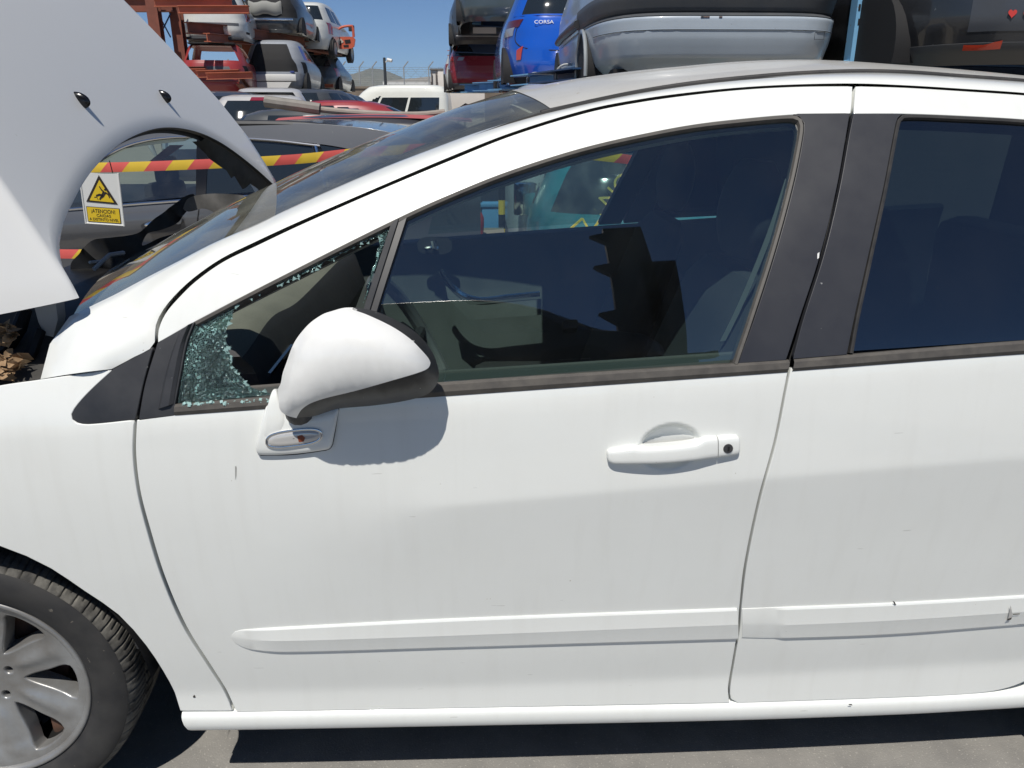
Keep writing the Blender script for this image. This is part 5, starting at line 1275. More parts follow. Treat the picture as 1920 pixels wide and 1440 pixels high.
mb.tube(line_s([(592, 274), (611, 352)], .004, 0), .008, 6); keep(mb.build('chrome_strip', CHROME, suv))
mb = MB(); Pm = at_off(resample(np.array([(274, 421), (330, 413)]), 12), 0, SS); 
G = []
for i, p in enumerate(Pm):
    k = math.sin(math.pi*(.06+.88*i/11))**.5
    G.append([p+np.array([0, -.035*k-.012*math.sin(a)*0, 0])+np.array([0, -.018*math.cos(a), .022*math.sin(a)])*k for a in np.linspace(0, 2*math.pi, 13)])
mb.grid(G); keep(mb.build('door_handle', CHROME, suv, sharp=60))
mb = MB(); Pm = at_off([(337, 412)], .02, SS)[0]; mb.tube([Pm+[0, .03, 0], Pm+[0, -.012, 0]], .022, 12); keep(mb.build('door_lock', SUVP, suv))
mb = MB(); c_ = at_off(ellipse := np.array([(302+38*math.cos(a), 424+11*math.sin(a)) for a in np.linspace(0, 2*math.pi, 25)[:-1]]), .002, SS); mb.add(c_, [tuple(range(24))]); keep(mb.build('handle_cup_shade', M('handle_shadow_cup', (.05, .052, .06), rough=.3), suv, sharp=None))  # flat dark ellipse: shade of the handle hollow put into its colour
mb = MB(); 
for dx in (0, 1):
    P = line_s([(376-dx*0, 368), (364, 470), (360, 600)] if dx == 0 else [(100, 400), (96, 520)], .001, 0); mb.tube(P, .003, 4)
keep(mb.build('door_gap', DARK, suv))
# roof skin
re_ = onS(smooth(RL[3:], 12), SS); G = []
for k in range(12):
    t_ = k/11; G.append([p+np.array([0, t_*1.25, .012*math.sin(math.pi*min(1, t_*1.0)*.5)]) for p in re_])
mb = MB(); mb.grid(G); keep(mb.build('roof', SUVP, suv, sharp=60))
mb = MB(); Q = smooth([(418, 238), (440, 236), (560, 238), (640, 247), (690, 259.5)], 10); Pq = at(Q, 3.55); Pq[:, 2] += .012
mb.tube([tuple(p) for p in Pq], [.012]+[.021]*(len(Pq)-5)+[.018, .015, .011, .006], 8); keep(mb.build('roof_rail', BLACKTRIM, suv))
mb = MB(); mb.tube([at1(697, 262, 3.62), at1(690, 275, 3.55), at1(694, 290, 3.5)], .004, 4); keep(mb.build('tailgate_gap', DARK, suv))
mb = MB(); mb.box((at1(-60, 400, 3.6).x, 3.62, GZ+.3), (at1(860, 350, 3.6).x, 4.9, at1(330, 380, 3.4).z-.02)); keep(mb.build('cabin_tub', DARKTRIM, suv, sharp=None))
mb = MB(); mb.box((at1(255, 330, 3.9).x, 3.95, .6), (at1(300, 330, 3.9).x, 4.35, .99), .04); mb.box((at1(270, 300, 3.9).x, 4.0, .98), (at1(296, 300, 3.9).x, 4.25, 1.15), .03); keep(mb.build('seat', SEAT, suv))
mb = MB(); mb.hexa([tuple(at1(*p, y_)) for p, y_ in (((268, 312), 3.75), (((288), 312), 3.75), ((288, 312), 3.77), ((268, 312), 3.77), ((318, 272), 3.75), ((345, 272), 3.75), ((345, 272), 3.77), ((318, 272), 3.77))]); keep(mb.build('red_stripe', M('stripe_red', (.40, .05, .05), rough=.7), suv, sharp=30))  # slanted red bar just inside the side window
# ------------------------------------------------------------------ barrier tape and warning sign
TR = M('tape_red', (.62, .10, .085), rough=.5); TY = M('tape_yellow', (.66, .45, .04), rough=.5); TB = M('tape_black', (.02, .02, .02), rough=.5)
def tape(name, px, Y, w_, label, seg=.085, ph=0.0, slant=.045, sag=0.0, twist=None):
    P = smooth(px, 4); W = at(P, np.interp(np.linspace(0, 1, len(P)), np.linspace(0, 1, len(np.atleast_1d(Y))), np.atleast_1d(Y)))
    d = np.r_[0, np.cumsum(np.linalg.norm(np.diff(W, axis=0), axis=1))]; L_ = d[-1]
    def pos(s, v):
        s = min(max(s, 0), L_); p = np.array([np.interp(s, d, W[:, k]) for k in range(3)]); tw = .004*math.sin(9*s)+.25*math.sin(3.1*s)*.3
        return p+np.array([0, math.sin(tw)*v, math.cos(tw)*v])
    mb = MB(); s = -seg+ph; k = 0
    while s < L_+slant:
        mb.mi = k % 2; V = []; n = 4
        for j in range(n+1):
            a = s+seg*j/n; V += [pos(a+slant*.5, w_/2), pos(a, 0)+np.array([0, -.004, 0]), pos(a-slant*.5, -w_/2)]
        if np.linalg.norm(np.array(V[0])-np.array(V[-1])) > .004: mb.add(V, [(3*j, 3*j+3, 3*j+4, 3*j+1) for j in range(n)]+[(3*j+1, 3*j+4, 3*j+5, 3*j+2) for j in range(n)])
        s += seg; k += 1
    return tag(mb.build(name, [TY, TR], None, sharp=None), label, 'tape', 'barrier tapes round the drop')
tape('barrier_tape', [(-60, 318), (60, 316), (160, 314.5), (219, 313.5), (222, 313.5), (300, 311), (420, 306), (560, 298), (690, 285), (860, 276), (1000, 279), (1110, 291), (1190, 301), (1300, 324), (1420, 352)], [2.75], .047, 'red and yellow striped barrier tape carrying the fall warning sign', seg=.107, ph=.02)
tape('barrier_tape', [(-80, 472), (110, 476), (200, 478), (300, 490)], [2.72], .047, 'lower red and yellow barrier tape, glimpsed behind the torn cowl', seg=.107, ph=.05)
sg = empty('warning_sign', tuple(at1(191, 372, 2.70)), 0, 'white and yellow plastic fall warning sign hanging from the barrier tape', 'sign')
SW = (at1(228, 372, 2.7)-at1(155, 372, 2.7)).length; SH = SW*1.36
sg.rotation_euler = (math.radians(4), math.radians(4.5), math.radians(2))
WHITE = M('sign_white', (.70, .70, .67), rough=.45); YEL = M('sign_yellow', (.72, .50, .02), rough=.45); INK = M('sign_ink', (.025, .018, .015), rough=.5)
mb = MB(); G = []
for i in range(13):
    u = i/12*2-1; G.append([(u*SW/2, 0.0, v*SH/2+(-.008*(1-u*u) if v > .9 else 0)) for v in np.linspace(-1, 1, 9)])
mb.grid(G); mb.build('sign_panel', WHITE, sg, sharp=60)
def sgp(name, poly, mat, d): 
    mb = MB(); mb.add([(x*SW/2, -d, z*SH/2) for x, z in poly], [tuple(range(len(poly)))]); return mb.build(name, mat, sg, sharp=None)
def fan(poly, k=10):
    out = []
    for (a, b), (c, e) in zip(poly, poly[1:]+poly[:1]): out += [(a+(c-a)*j/k, b+(e-b)*j/k) for j in range(k)]
    return out
mb = MB(); 
for x in (-.97, .97): mb.tube([(x*SW/2, 0, -SH/2*1.02), (x*SW/2, 0, SH/2*1.0)], .0045, 8)
mb.tube([(-SW/2, .0, -SH/2), (SW/2, 0, -SH/2)], .0035, 8); mb.build('sign_rim', WHITE, sg)
def strip_poly(name, pts, mat, d, mbd=None):
    P = fan(pts); mb = mbd or MB()
    v = [Vector((p[0], p[1])) for p in P]; e = [(i, (i+1) % len(P)) for i in range(len(P))]
    gx = [Vector((x, y)) for x in np.linspace(-.9, .9, 13) for y in np.linspace(-.95, .95, 13) if inside([(x, y)], np.array(P))[0] and bdist([(x, y)], np.array(P))[0] > .03]
    V2, _, F2, *_r = geometry.delaunay_2d_cdt(v+gx, e, [], 1, 1e-6)
    mb.add([(p.x*SW/2, -d, p.y*SH/2) for p in V2], [tuple(f) for f in F2]); return mb
strip_poly('', [(-.80, -.16), (.78, -.19), (-.0, .88)], INK, .0020).build('warning_triangle', INK, sg, sharp=None)
strip_poly('', [(-.62, -.10), (.60, -.125), (-.0, .70)], YEL, .0032).build('triangle_field', YEL, sg, sharp=None)
strip_poly('', [(-.84, -.34), (.84, -.34), (.84, -.93), (-.84, -.93)], INK, .0018).build('text_border', INK, sg, sharp=None)
strip_poly('', [(-.81, -.36), (.81, -.36), (.81, -.91), (-.81, -.91)], YEL, .0030).build('text_field', YEL, sg, sharp=None)
mb = MB()
def limb(pts, w0, w1):
    P = [np.array(p) for p in pts]; n = len(P); a = []; b = []
    for i, p in enumerate(P):
        t_ = P[min(i+1, n-1)]-P[max(i-1, 0)]; t_ = t_/np.linalg.norm(t_); q = np.array([-t_[1], t_[0]*1.0]); w_ = w0+(w1-w0)*i/(n-1); a.append(p+q*w_); b.append(p-q*w_)
    V = a+b[::-1]; mb.add([(x*SW/2, -.0038, z*SH/2) for x, z in V], [(i, i+1, 2*n-2-i, 2*n-1-i) for i in range(n-1)])
limb([(.20, .26), (.12, .17), (.05, .08)], .085, .07)
limb([(.16, .25), (.05, .33), (-.04, .46)], .035, .026); limb([(.22, .24), (.36, .17), (.42, .04)], .036, .028)
limb([(.08, .10), (-.08, .14), (-.26, .085)], .055, .036); limb([(.06, .08), (-.04, .02), (-.10, -.05)], .052, .034)
limb([(-.36, .03), (-.22, .04), (-.18, -.07)], .018, .016)
hd = [(.235+.055*math.cos(a), .345+.042*math.sin(a)) for a in np.linspace(0, 2*math.pi, 15)[:-1]]; mb.add([(x*SW/2, -.0038, z*SH/2) for x, z in hd], [tuple(range(14))])
mb.build('falling_figure', INK, sg, sharp=None)
for txt, z, sz, nm in (('¡ATENCION!', -.50, .029, 'sign_text'), ('CAIDAS', -.665, .0215, 'sign_text'), ('A DISTINTO NIVEL', -.815, .021, 'sign_text')):
    o = text_mesh(nm, txt, sz*SW/.21, INK, sg, ext=.0004); o.location = (0, -.0036, z*SH/2); o.rotation_euler = (math.pi/2, 0, 0)
    bw = max(v.co.x for v in o.data.vertices)-min(v.co.x for v in o.data.vertices); tgt = {'¡': .60, 'C': .36, 'A': .74}[txt[0]]*SW
    o.scale = (tgt/bw, 1, 1)
mb = MB(); mb.tube([(.70*SW/2, 0, SH/2), (.70*SW/2, -.02, SH/2+.06)], .0025, 5); mb.build('sign_tie', INK, sg)
# ------------------------------------------------------------------ what shows through the far window
TEAL = carpaint('teal_paint', (.01, .235, .29), dirt=.15)
ct = Car('wrapped_car', 'teal hatchback wrapped in clear film with yellow writing, seen through the front window', 'car', HATCH, TEAL, (0, 0, 0), 0)
std_tail(ct, lamps=False)
RZT = RZ-.10; xx = at1(1010, 350, 4.15); ct.o.location = (xx.x+.93, 4.15+2.0, GZ); ct.o.rotation_euler[2] = RZT
YW = M('yellow_marker', (.75, .55, .08), rough=.6)
ct.wheels(); ct.build()
def scrib(m, segs, x=-2.06):
    for a, b in segs: m.tube([(x+.0, a[0], a[1]), (x-.005, b[0], b[1])], .010, 4)
rs = np.random.RandomState(9)
ct.part('marker_scrawl', YW, lambda m: scrib(m, [((.60-.02*k+rs.uniform(-.02, .02), .66+.012*k), (.34-.03*k, .70+.03*k+rs.uniform(-.03, .03))) for k in range(7)]+[((.62, .80), (.42, .98)), ((.42, .98), (.36, .88)), ((.36, .88), (.28, 1.0))]))
tx = text_mesh('marker_writing', 'R.NOS', .17, YW, ct.o, ext=.004); tx.location = (-1.90, .20, 1.13); tx.rotation_euler = (math.radians(70), math.radians(-50), -math.pi/2)
film = M('stretch_film', (.6, .6, .6), rough=.2)
ct.part('stretch_film', glass('cling_film', (.80, .84, .84), 1.45, rough=.08, dirt=.16, dirtcol=(.7, .7, .7)), lambda m: [m.grid([[(-1.985+.02*math.sin(7*t_+k)-.02+(1.0+.0*t_-(z_-.95))*-.0+max(0, z_-.9)*.34, y_, z_+.03*math.sin(11*y_+k)) for y_ in np.linspace(-.8, .84, 14)] for t_, z_ in enumerate(np.linspace(.62, 1.38, 9))]) for k in (0,)], sharp=60)
G2 = 'scrapped cars seen through the front window'
cv = Car('panel_van', 'silver van with dark lettering, behind the teal car through the front window', 'van', scaled(VANL, .8, .95, .8), carpaint('van_silver', (.40, .42, .43)), (at1(950, 350, 5.9).x+.93, 5.9+2.25, GZ), RZ-.02)
cv.patch('rear_window', CARGLASS, -.08, .08, 1.2, 1.7); cv.wheels((-1.5, 1.45), .31, .72); cv.part('bumper', BLACKTRIM, lambda m: m.box((-2.3, -.88, .30), (-2.2, .88, .52), .03)); cv.part('lamp_cluster', CHROME, lambda m: m.box((-2.275, .62, .78), (-2.2, .82, 1.08), .02)); cv.build()
tx = text_mesh('lettering', 'CITROËN', .13, M('gloss_black', (.006, .006, .007), rough=.2), cv.o, ext=.004); tx.location = (-2.262, .42, 1.02); tx.rotation_euler = (math.pi/2, 0, -math.pi/2)
po = at1(941, 425, 6.0); o = empty('bollard', (po.x, 6.0, GZ), 0, 'black and yellow striped warning post seen through the front window', 'post')
mb = MB(); z0 = 0; k = 0; ztop = at1(943, 348, 6.0).z-GZ
while z0 < ztop: 
    mb.mi = k % 2; mb.tube([(0, 0, z0), (0, 0, min(ztop, z0+.13))], .032, 10, True); z0 += .13; k += 1
ob = mb.build('striped_post', [TY, TB], o); mb = MB(); mb.box((-.15, -.15, 0), (.15, .15, .05), .01); mb.build('foot', TB, o)
pc = at1(890, 425, 5.2); o = empty('gas_canister', (pc.x, 5.2, at1(890, 440, 5.2).z), 0, 'red round canister beside the pale ground, seen through the front window', 'canister')
mb = MB(); G = []
for r_, z_ in ((.02, 0), (.07, .01), (.078, .06), (.078, .14), (.06, .18), (.03, .20)): G.append([(r_*math.cos(a), r_*math.sin(a), z_) for a in np.linspace(0, 2*math.pi, 21)])
mb.grid(G); mb.build('canister_body', M('canister_red', (.40, .03, .03), rough=.4), o, sharp=50)
mb = MB(); mb.tube([(0, 0, .19), (0, 0, .23)], .028, 10); mb.tube([(-.04, 0, .24), (.04, 0, .26)], .018, 8); mb.build('valve', M('canister_red', (.40, .03, .03)), o)
mb = MB(); mb.box((pc.x-.3, 5.0, GZ), (pc.x+.25, 5.6, at1(890, 440, 5.2).z)); tag(mb.build('block', CONC, None, sharp=30), 'low concrete block under the red canister', 'block')
pb = at1(931, 403, 7.2); o = empty('blue_crate', (pb.x, 7.2, GZ), 0, 'small blue crate beside the striped post', 'crate'); hc_ = at1(931, 377, 7.2).z-GZ
mb = MB(); mb.box((-.16, -.12, 0), (.16, .12, hc_), .015); mb.build('crate_shell', M('crate_blue', (.08, .22, .40), rough=.6), o)
mb = MB(); mb.box((-.175, -.135, hc_-.05), (.175, .135, hc_-.012), .006); mb.build('crate_rim', M('crate_blue', (.08, .22, .40)), o)
c = Car('parked_car', 'dark blue hatchback at the left edge of the view through the front window', 'car', HATCH, carpaint('navy', (.02, .03, .06)), (at1(800, 370, 8.5).x, 10.4, GZ), RZ+.1); std_tail(c); c.wheels(); c.build()
def srf(c, u, z, off=.0):
    i = (u+.5)*NU; k = np.interp(z, c.zs, np.arange(len(c.zs))); i0, k0 = int(i), int(k); return c.G[k0, i0]+(c.G[k0, i0+1]-c.G[k0, i0])*(i-i0)+(c.G[min(k0+1, len(c.zs)-1), i0]-c.G[k0, i0])*(k-k0)+c.N[k0, i0]*off
# ------------------------------------------------------------------ left rack, orange steel
ORANGE = M('orange_rack_steel', (.46, .125, .06), rough=.55, noise=(1.6, .55, (.20, .065, .04)), bump=(30, .1))
BROWN = M('rusty_rack_steel', (.24, .07, .04), rough=.7, noise=(1.4, .6, (.06, .025, .02)))
BLUE = M('blue_rack_steel', (.20, .45, .70), rough=.5, noise=(2, .4, (.10, .22, .36)), speck=(30, .72, (.25, .17, .12)))
NAVY = M('deep_blue_steel', (.02, .06, .15), rough=.5)
def bm_(a, b, h, w_, name, mat, parent):
    """rolled channel between two points: web and two flanges"""
    a, b = Vector(a), Vector(b); d = (b-a).normalized(); up = Vector((0, 0, 1)); sd = d.cross(up).normalized(); up = sd.cross(d).normalized(); mb = MB()
    def bar(u0, u1, s0, s1): mb.hexa([a+up*u0+sd*s0, b+up*u0+sd*s0, b+up*u0+sd*s1, a+up*u0+sd*s1, a+up*u1+sd*s0, b+up*u1+sd*s0, b+up*u1+sd*s1, a+up*u1+sd*s1])
    t_ = max(.012, h*.10); bar(-h/2+t_, h/2-t_, -.012, .012); bar(h/2-t_, h/2, -w_/2, w_/2); bar(-h/2, -h/2+t_, -w_/2, w_/2)
    o = mb.build(name, mat, parent, sharp=30); return keep(o)
LR = empty('storage_rack', tuple(at1(330, 125, 20)), 0, 'orange steel car rack stacking stripped cars in tiers, left of the gap', 'rack')
LR.location.z = GZ
for (x0, y0), (x1, y1), Y, mat in (((284, -12), (297, 95), 19.6, BROWN), ((328, 6), (334, 128), 20.3, BROWN), ((458, 30), (461, 170), 23.0, ORANGE), ((596, 90), (596, 170), 29, BROWN)):
    p, q = at1(x0, y0, Y), at1(x0, y0, Y); top = at1(x0, y0, Y); bot = Vector((top.x+.02, Y, GZ)); mb = MB(); w_ = .13 if Y < 22 else .12
    mb.box((top.x-w_, Y-.13, GZ), (top.x+w_, Y-.10, top.z)); mb.box((top.x-.02, Y-.10, GZ), (top.x+.02, Y+.10, top.z)); mb.box((top.x-w_, Y+.10, GZ), (top.x+w_, Y+.13, top.z)); keep(mb.build('post', mat, LR, sharp=30))
A = lambda x, y, Y: tuple(at1(x, y, Y))
for a, b, h, w_, mat in ((A(200, 8, 20), A(322, 8, 20), .34, .2, BROWN), (A(290, 6, 19), A(435, 5, 19), .16, .16, ORANGE), (A(335, 18, 18.8), A(467, 18, 18.8), .17, .16, ORANGE),
      (A(352, 52, 19.3), A(462, 60, 21.6), .26, .2, BROWN), (A(388, 70, 19.6), A(470, 77, 22), .20, .18, ORANGE), (A(455, 61, 21.5), A(570, 79, 25.8), .26, .2, BROWN), (A(540, 80, 25.2), A(634, 97, 29.0), .26, .3, BROWN),
      (A(340, 128, 19.6), A(386, 128, 19.6), .08, .2, BROWN), (A(340, 136, 19), A(388, 135, 19), .16, .18, ORANGE), (A(370, 139, 18.6), A(450, 137, 18.6), .16, .18, ORANGE), (A(388, 143, 18.2), A(474, 141, 18.2), .15, .18, ORANGE),
      (A(474, 147, 21.8), A(575, 152, 28), .22, .2, BROWN), (A(500, 156, 26.5), A(606, 158, 30), .16, .2, BROWN), (A(553, 161, 27.5), A(625, 161, 27.5), .11, .16, ORANGE), (A(448, 150, 18.4), A(466, 173, 20.5), .2, .16, BROWN)):
    bm_(a, b, h, w_, 'beam', mat, LR)
for a, b in ((A(296, 25, 20), A(320, 70, 20)), (A(320, 25, 20), A(298, 70, 20))):
    mb = MB(); mb.tube([a, b], .018, 5); keep(mb.build('brace', NAVY, LR))
GL = 'stripped cars on the orange rack'
def rackcar(label, levels, paint, px, pyroof, Y, rz=RZ-.03, roofz=None, name='stripped_car'):
    roofz = roofz or levels[-1][0]; z0 = at1(px, pyroof, Y).z-roofz
    return put(name, label, levels, paint, px, Y, rz, z0, group=GL)
c = rackcar('red three-door shell without glass on the middle tier, nearest its orange beams', HATCH, carpaint('flat_red', (.34, .035, .035), coat=.3), 397, 76, 19.9, RZ+.17)
c.patch('rear_opening', DARK, -.085, .085, 1.02, 1.37, hole=True); c.patch('side_opening', DARK, .15, .31, 1.0, 1.36, mirror=True, hole=True); c.patch('front_opening', DARK, .40, .5, 1.02, 1.34, mirror=True, hole=True)
c.patch('lamp_recess', DARK, .088, .118, .70, .90, mirror=True); c.patch('plate_recess', M('plate_recess', (.10, .105, .115), rough=.5), -.045, .045, .70, .86); c.part('spoiler', DARK, lambda m: m.box((-1.72, -.56, 1.40), (-1.35, .56, 1.44), .015)); c.part('bumper_lip', carpaint('dark_red', (.18, .02, .02)), lambda m: m.box((-2.05, -.80, .50), (-1.98, .80, .545), .01)); c.build()
c = rackcar('silver and blue estate shell without a tailgate on the middle tier', scaled(HATCH, 1, 1, 1.04), carpaint('stripped_silver', (.30, .32, .35), coat=.3), 508, 70, 21.9, RZ+.04)
c.patch('tailgate_opening', DARK, -.072, .072, .66, 1.37); c.patch('blue_quarter', carpaint('blue_quarter', (.03, .06, .35)), .145, .20, .98, 1.36, mirror=True); c.patch('side_window', CARGLASS, .205, .31, 1.0, 1.38, mirror=True); c.patch('lamp_recess', DARK, .10, .13, .62, .92, mirror=True)
c.part('bumper_beam', PLATE, lambda m: (m.box((-2.09, -.66, .40), (-2.01, .66, .58), .02), m.hexa([(-2.08, -.40, .22), (-2.0, -.40, .22), (-2.0, .40, .22), (-2.08, .40, .22), (-2.08, -.52, .38), (-2.0, -.52, .38), (-2.0, .52, .38), (-2.08, .52, .38)])))
c.part('boot_floor', M('boot_blue', (.03, .05, .20), rough=.5), lambda m: m.box((-1.97, -.6, .62), (-1.80, .6, .67), .01)); c.wheels(arch=True, tyres=False); c.build()
c = rackcar('dark stripped hatchback at the far end of the middle tier', HATCH, carpaint('dark_teal_grey', (.05, .06, .065)), 584, 97, 28.5, RZ-.02); std_tail(c, glass_=True); c.wheels(tyres=False); c.build()
c = rackcar('white saloon tail with blank plate recess on the top tier', HATCH, carpaint('rack_white', (.62, .63, .60)), 396, 66, 20.6, RZ+.17, roofz=.30); std_tail(c); c.patch('plate_recess', M('plate_recess', (.10, .105, .115)), -.06, .06, .52, .60); c.patch('reflector', DARK, .09, .12, .36, .42, mirror=True); c.part('lower_lip', BLACKTRIM, lambda m: m.box((-1.98, -.7, .19), (-1.8, .7, .26), .02)); c.build()
c = rackcar('black stripped car with an open boot full of junk on the top tier', HATCH, carpaint('rack_black', (.03, .034, .038)), 500, 57, 22.9, RZ+.04, roofz=.25); c.patch('boot_opening', DARK, -.092, .092, .60, 1.40); c.patch('side_window', CARGLASS, .155, .31, 1.0, 1.38, mirror=True)
c.part('boot_junk', M('grey_sack', (.25, .25, .23), rough=.9), lambda m: m.grid([[(-2.0-.12*math.cos(b)*math.sin(a), .05+.46*math.cos(a), .82+.17*math.sin(b)+.03*math.sin(5*a)) for a in np.linspace(0, math.pi, 12)] for b in np.linspace(-1.4, 1.4, 8)]), sharp=60)
c.part('bumper_beam', CHROME, lambda m: m.box((-2.06, -.7, .50), (-1.98, .7, .56), .015)); c.wheels(tyres=False); c.build()
c = rackcar('white off-roader with red tail lamp and door mirror on the top tier', scaled(SUVL, 1, .95, 1.05), carpaint('rack_white', (.62, .63, .60)), 566, 92, 26.5, RZ-.06, roofz=.25); std_tail(c, sc=1.15); c.wheels()
for sg_ in (-1,): c.part('door_mirror', BLACKTRIM, lambda m: m.box((.95, sg_*.95-.12, 1.05), (1.08, sg_*.95+.08, 1.25), .02))
c.build()
# loose car door hanging off the end of the top tier
o = empty('loose_door', A(642, 92, 28), 0, 'orange car door without glass hanging off the top tier end', 'car door')
def dpt(px, py): p = at1(px, py, 28); return (p.x-o.location.x, p.z-o.location.z)
mb = MB(); P = [dpt(*q) for q in ((621, 90), (621, 71), (640, 69), (662, 69), (666, 74), (664, 87), (659, 91), (640, 92))]; mb.prism(P, 'y', -.03, .09); mb.build('door_panel', M('door_orange', (.50, .10, .05), rough=.45), o, sharp=30)
mb = MB(); P = smooth([dpt(*q) for q in ((621, 72), (628, 60), (640, 51), (652, 48.5), (660, 48.5), (663, 69))], .1); mb.tube([(p[0], .03, p[1]) for p in P], .045, 6); mb.build('window_frame', M('door_orange', (.50, .10, .05)), o)
mb = MB()
for q in (((632, 80), (640, 76), (641, 84), (634, 86)), ((646, 75), (657, 74), (658, 80), (648, 82)), ((644, 85), (654, 84), (654, 88), (645, 88))): mb.prism([dpt(*p) for p in q], 'y', -.045, -.032)
mb.build('inner_openings', DARK, o, sharp=30)
mb = MB(); mb.prism([dpt(*p) for p in ((622, 75), (640, 73), (645, 79), (632, 86), (622, 82))], 'y', -.042, -.0305); mb.build('torn_lining', M('torn_lining', (.45, .40, .34), rough=.9), o, sharp=30)
# ------------------------------------------------------------------ right rack, blue steel, with its cars
RR_ = empty('storage_rack', tuple(at1(1610, 130, 4.3)), 0, 'light blue steel car rack with slotted uprights, right of the gap above the roof', 'rack'); RR_.location.z = GZ
YP = 4.25; t0 = at1(1611, -60, YP)
mb = MB(); mb.box((at1(1601, 60, YP).x, YP, GZ), (at1(1618.5, 60, YP).x, YP+.10, t0.z)); keep(mb.build('post', BLUE, RR_, sharp=30))
mb = MB(); tri_ = [at1(*q, YP-.004) for q in ((1606, 112), (1590, 112), (1580, 118), (1560, 140), (1606, 140))]; mb.prism([(p.x, p.z) for p in tri_], 'y', YP+.01, YP+.05); keep(mb.build('gusset', BLUE, RR_, sharp=30))
mb = MB()
for q in (13, 40, 70, 98): 
    p = at1(1612-.11*q*.4, q, YP); mb.box((p.x-.006, YP-.003, p.z-.022), (p.x+.008, YP-.0005, p.z+.016))
keep(mb.build('post_slots', DARK, RR_, sharp=30))
for a, b, h, w_, mat in ((A(1040, 148, 6.2), A(1130, 139, 5.0), .09, .5, NAVY), (A(995, 152, 8.0), A(1062, 146, 7.2), .11, .5, BLUE), (A(938, 160, 10.5), A(1010, 157, 9.4), .13, .4, BLUE), (A(900, 163, 14), A(962, 161, 12.5), .15, .3, BLUE), (A(872, 166, 18), A(925, 165, 17), .18, .3, BLUE), (A(856, 168, 22), A(888, 167, 21), .18, .3, BLUE),
      (A(858, 90, 19.0), A(965, 92, 18.0), .22, .3, NAVY), (A(858, 85, 19), A(868, 84, 19), .1, .2, BLUE), (A(845, 100, 22), A(935, 101, 21), .14, .3, ORANGE), (A(902, 15, 16.5), A(972, 17, 16), .20, .25, BLUE), (A(885, 40, 17.2), A(972, 44, 16.4), .18, .25, NAVY), (A(886, 41, 17), A(902, 42, 17), .1, .2, BLUE), (A(1130, 121, 5.3), A(1610, 121, 5.3), .10, .3, BROWN), (A(1610, 128, 4.6), A(2050, 140, 4.4), .08, .3, NAVY)):
    bm_(a, b, h, w_, 'beam', mat, RR_)
for a, b in ((A(848, 55, 20), A(842, 128, 20)),): mb = MB(); mb.tube([a, b], .03, 5); keep(mb.build('cable', NAVY, RR_))
# rounded stops at the beam ends
for px, py, Y, r_ in ((1003, 152, 8.0, .10), (1062, 141, 5.8, .10), (945, 161, 10.5, .11)):
    c0 = at1(px, py, Y); mb = MB(); mb.tube([c0+Vector((.10, 0, .085))]+[c0+Vector((-.09*math.sin(a), 0, .085*math.cos(a))) for a in np.linspace(0, math.pi*.9, 10)], .010, 6); keep(mb.build('wheel_stop', STEEL, RR_))
GR = 'cars on the blue rack'
# silver hatchback whose tail fills the top of the frame
SIL = carpaint('silver_grey', (.42, .48, .54), rough=.35, coat=.5, dirt=.35)
LS = [(.17, -1.70, 1.85, .70, 4.5), (.26, -1.78, 1.9, .80, 5), (.30, -1.845, 1.95, .815, 5), (.40, -1.885, 1.97, .835, 5), (.455, -1.895, 1.98, .84, 5), (.465, -1.895, 1.98, .84, 5), (.53, -1.90, 1.98, .845, 5), (.545, -1.87, 1.97, .83, 5), (.56, -1.835, 1.97, .82, 5), (.575, -1.86, 1.97, .835, 5), (.66, -1.895, 1.96, .845, 5), (.69, -1.87, 1.95, .84, 5), (.80, -1.83, 1.8, .84, 5), (.95, -1.80, 1.0, .82, 5), (1.2, -1.72, .7, .75, 4.4), (1.38, -1.6, .2, .66, 4), (1.44, -1.2, -.2, .5, 3)]
zb = at1(1360, 111, 4.0).z-.285; ca = at1(1365, 60, 4.0)
c = Car('rack_car', 'silver hatchback tail with double bumper straddling the blue upright, directly above the white roof', 'car', LS, SIL, (ca.x+.03, 4.0+1.88, zb), RZ+.0, GR)
c.patch('bumper_cover', M('faded_bumper', (.060, .068, .078), rough=.5, noise=(5, .5, (.10, .10, .10))), -.19, .19, .532, .70, off=.006)
c.wheels((-.95, 1.25), .24, .66, tyres=False)
hw_ = .845
c.part('side_moulding', BLACKTRIM, lambda m: m.tube([(-.70, .852, .60), (-.2, .862, .60), (.5, .865, .60), (.9, .86, .59)], .032, 8)); c.part('arch_lip', carpaint('lip_silver', (.30, .32, .33)), lambda m: m.tube([(-.95+.29*math.cos(a), .848, .24+.29*math.sin(a)) for a in np.linspace(-.2, math.pi+.1, 24)], .014, 6))
c.part('bumper_crease', DARK, lambda m: m.tube([srf(c, u_, .456, .003) for u_ in np.linspace(-.115, .115, 40)], .0022, 4)); c.part('tow_cover', DARK, lambda m: (m.tube([(-1.898, -.52, .40), (-1.898, -.58, .40), (-1.898, -.58, .44), (-1.898, -.52, .44), (-1.898, -.52, .40)], .0016, 4))); c.part('rust_stain', RUST, lambda m: [m.box((-1.9035, y_, .525), (-1.8985, y_+w__, .531)) for y_, w__ in ((.16, .05), (.08, .02), (.20, .015))])
c.part('underside', DARK, lambda m: m.box((-1.6, -.7, .10), (1.7, .7, .24))); c.part('silencer', RUST, lambda m: m.tube([(-1.6, -.25, .2), (-1.6, .1, .2)], .07, 10)); c.build()
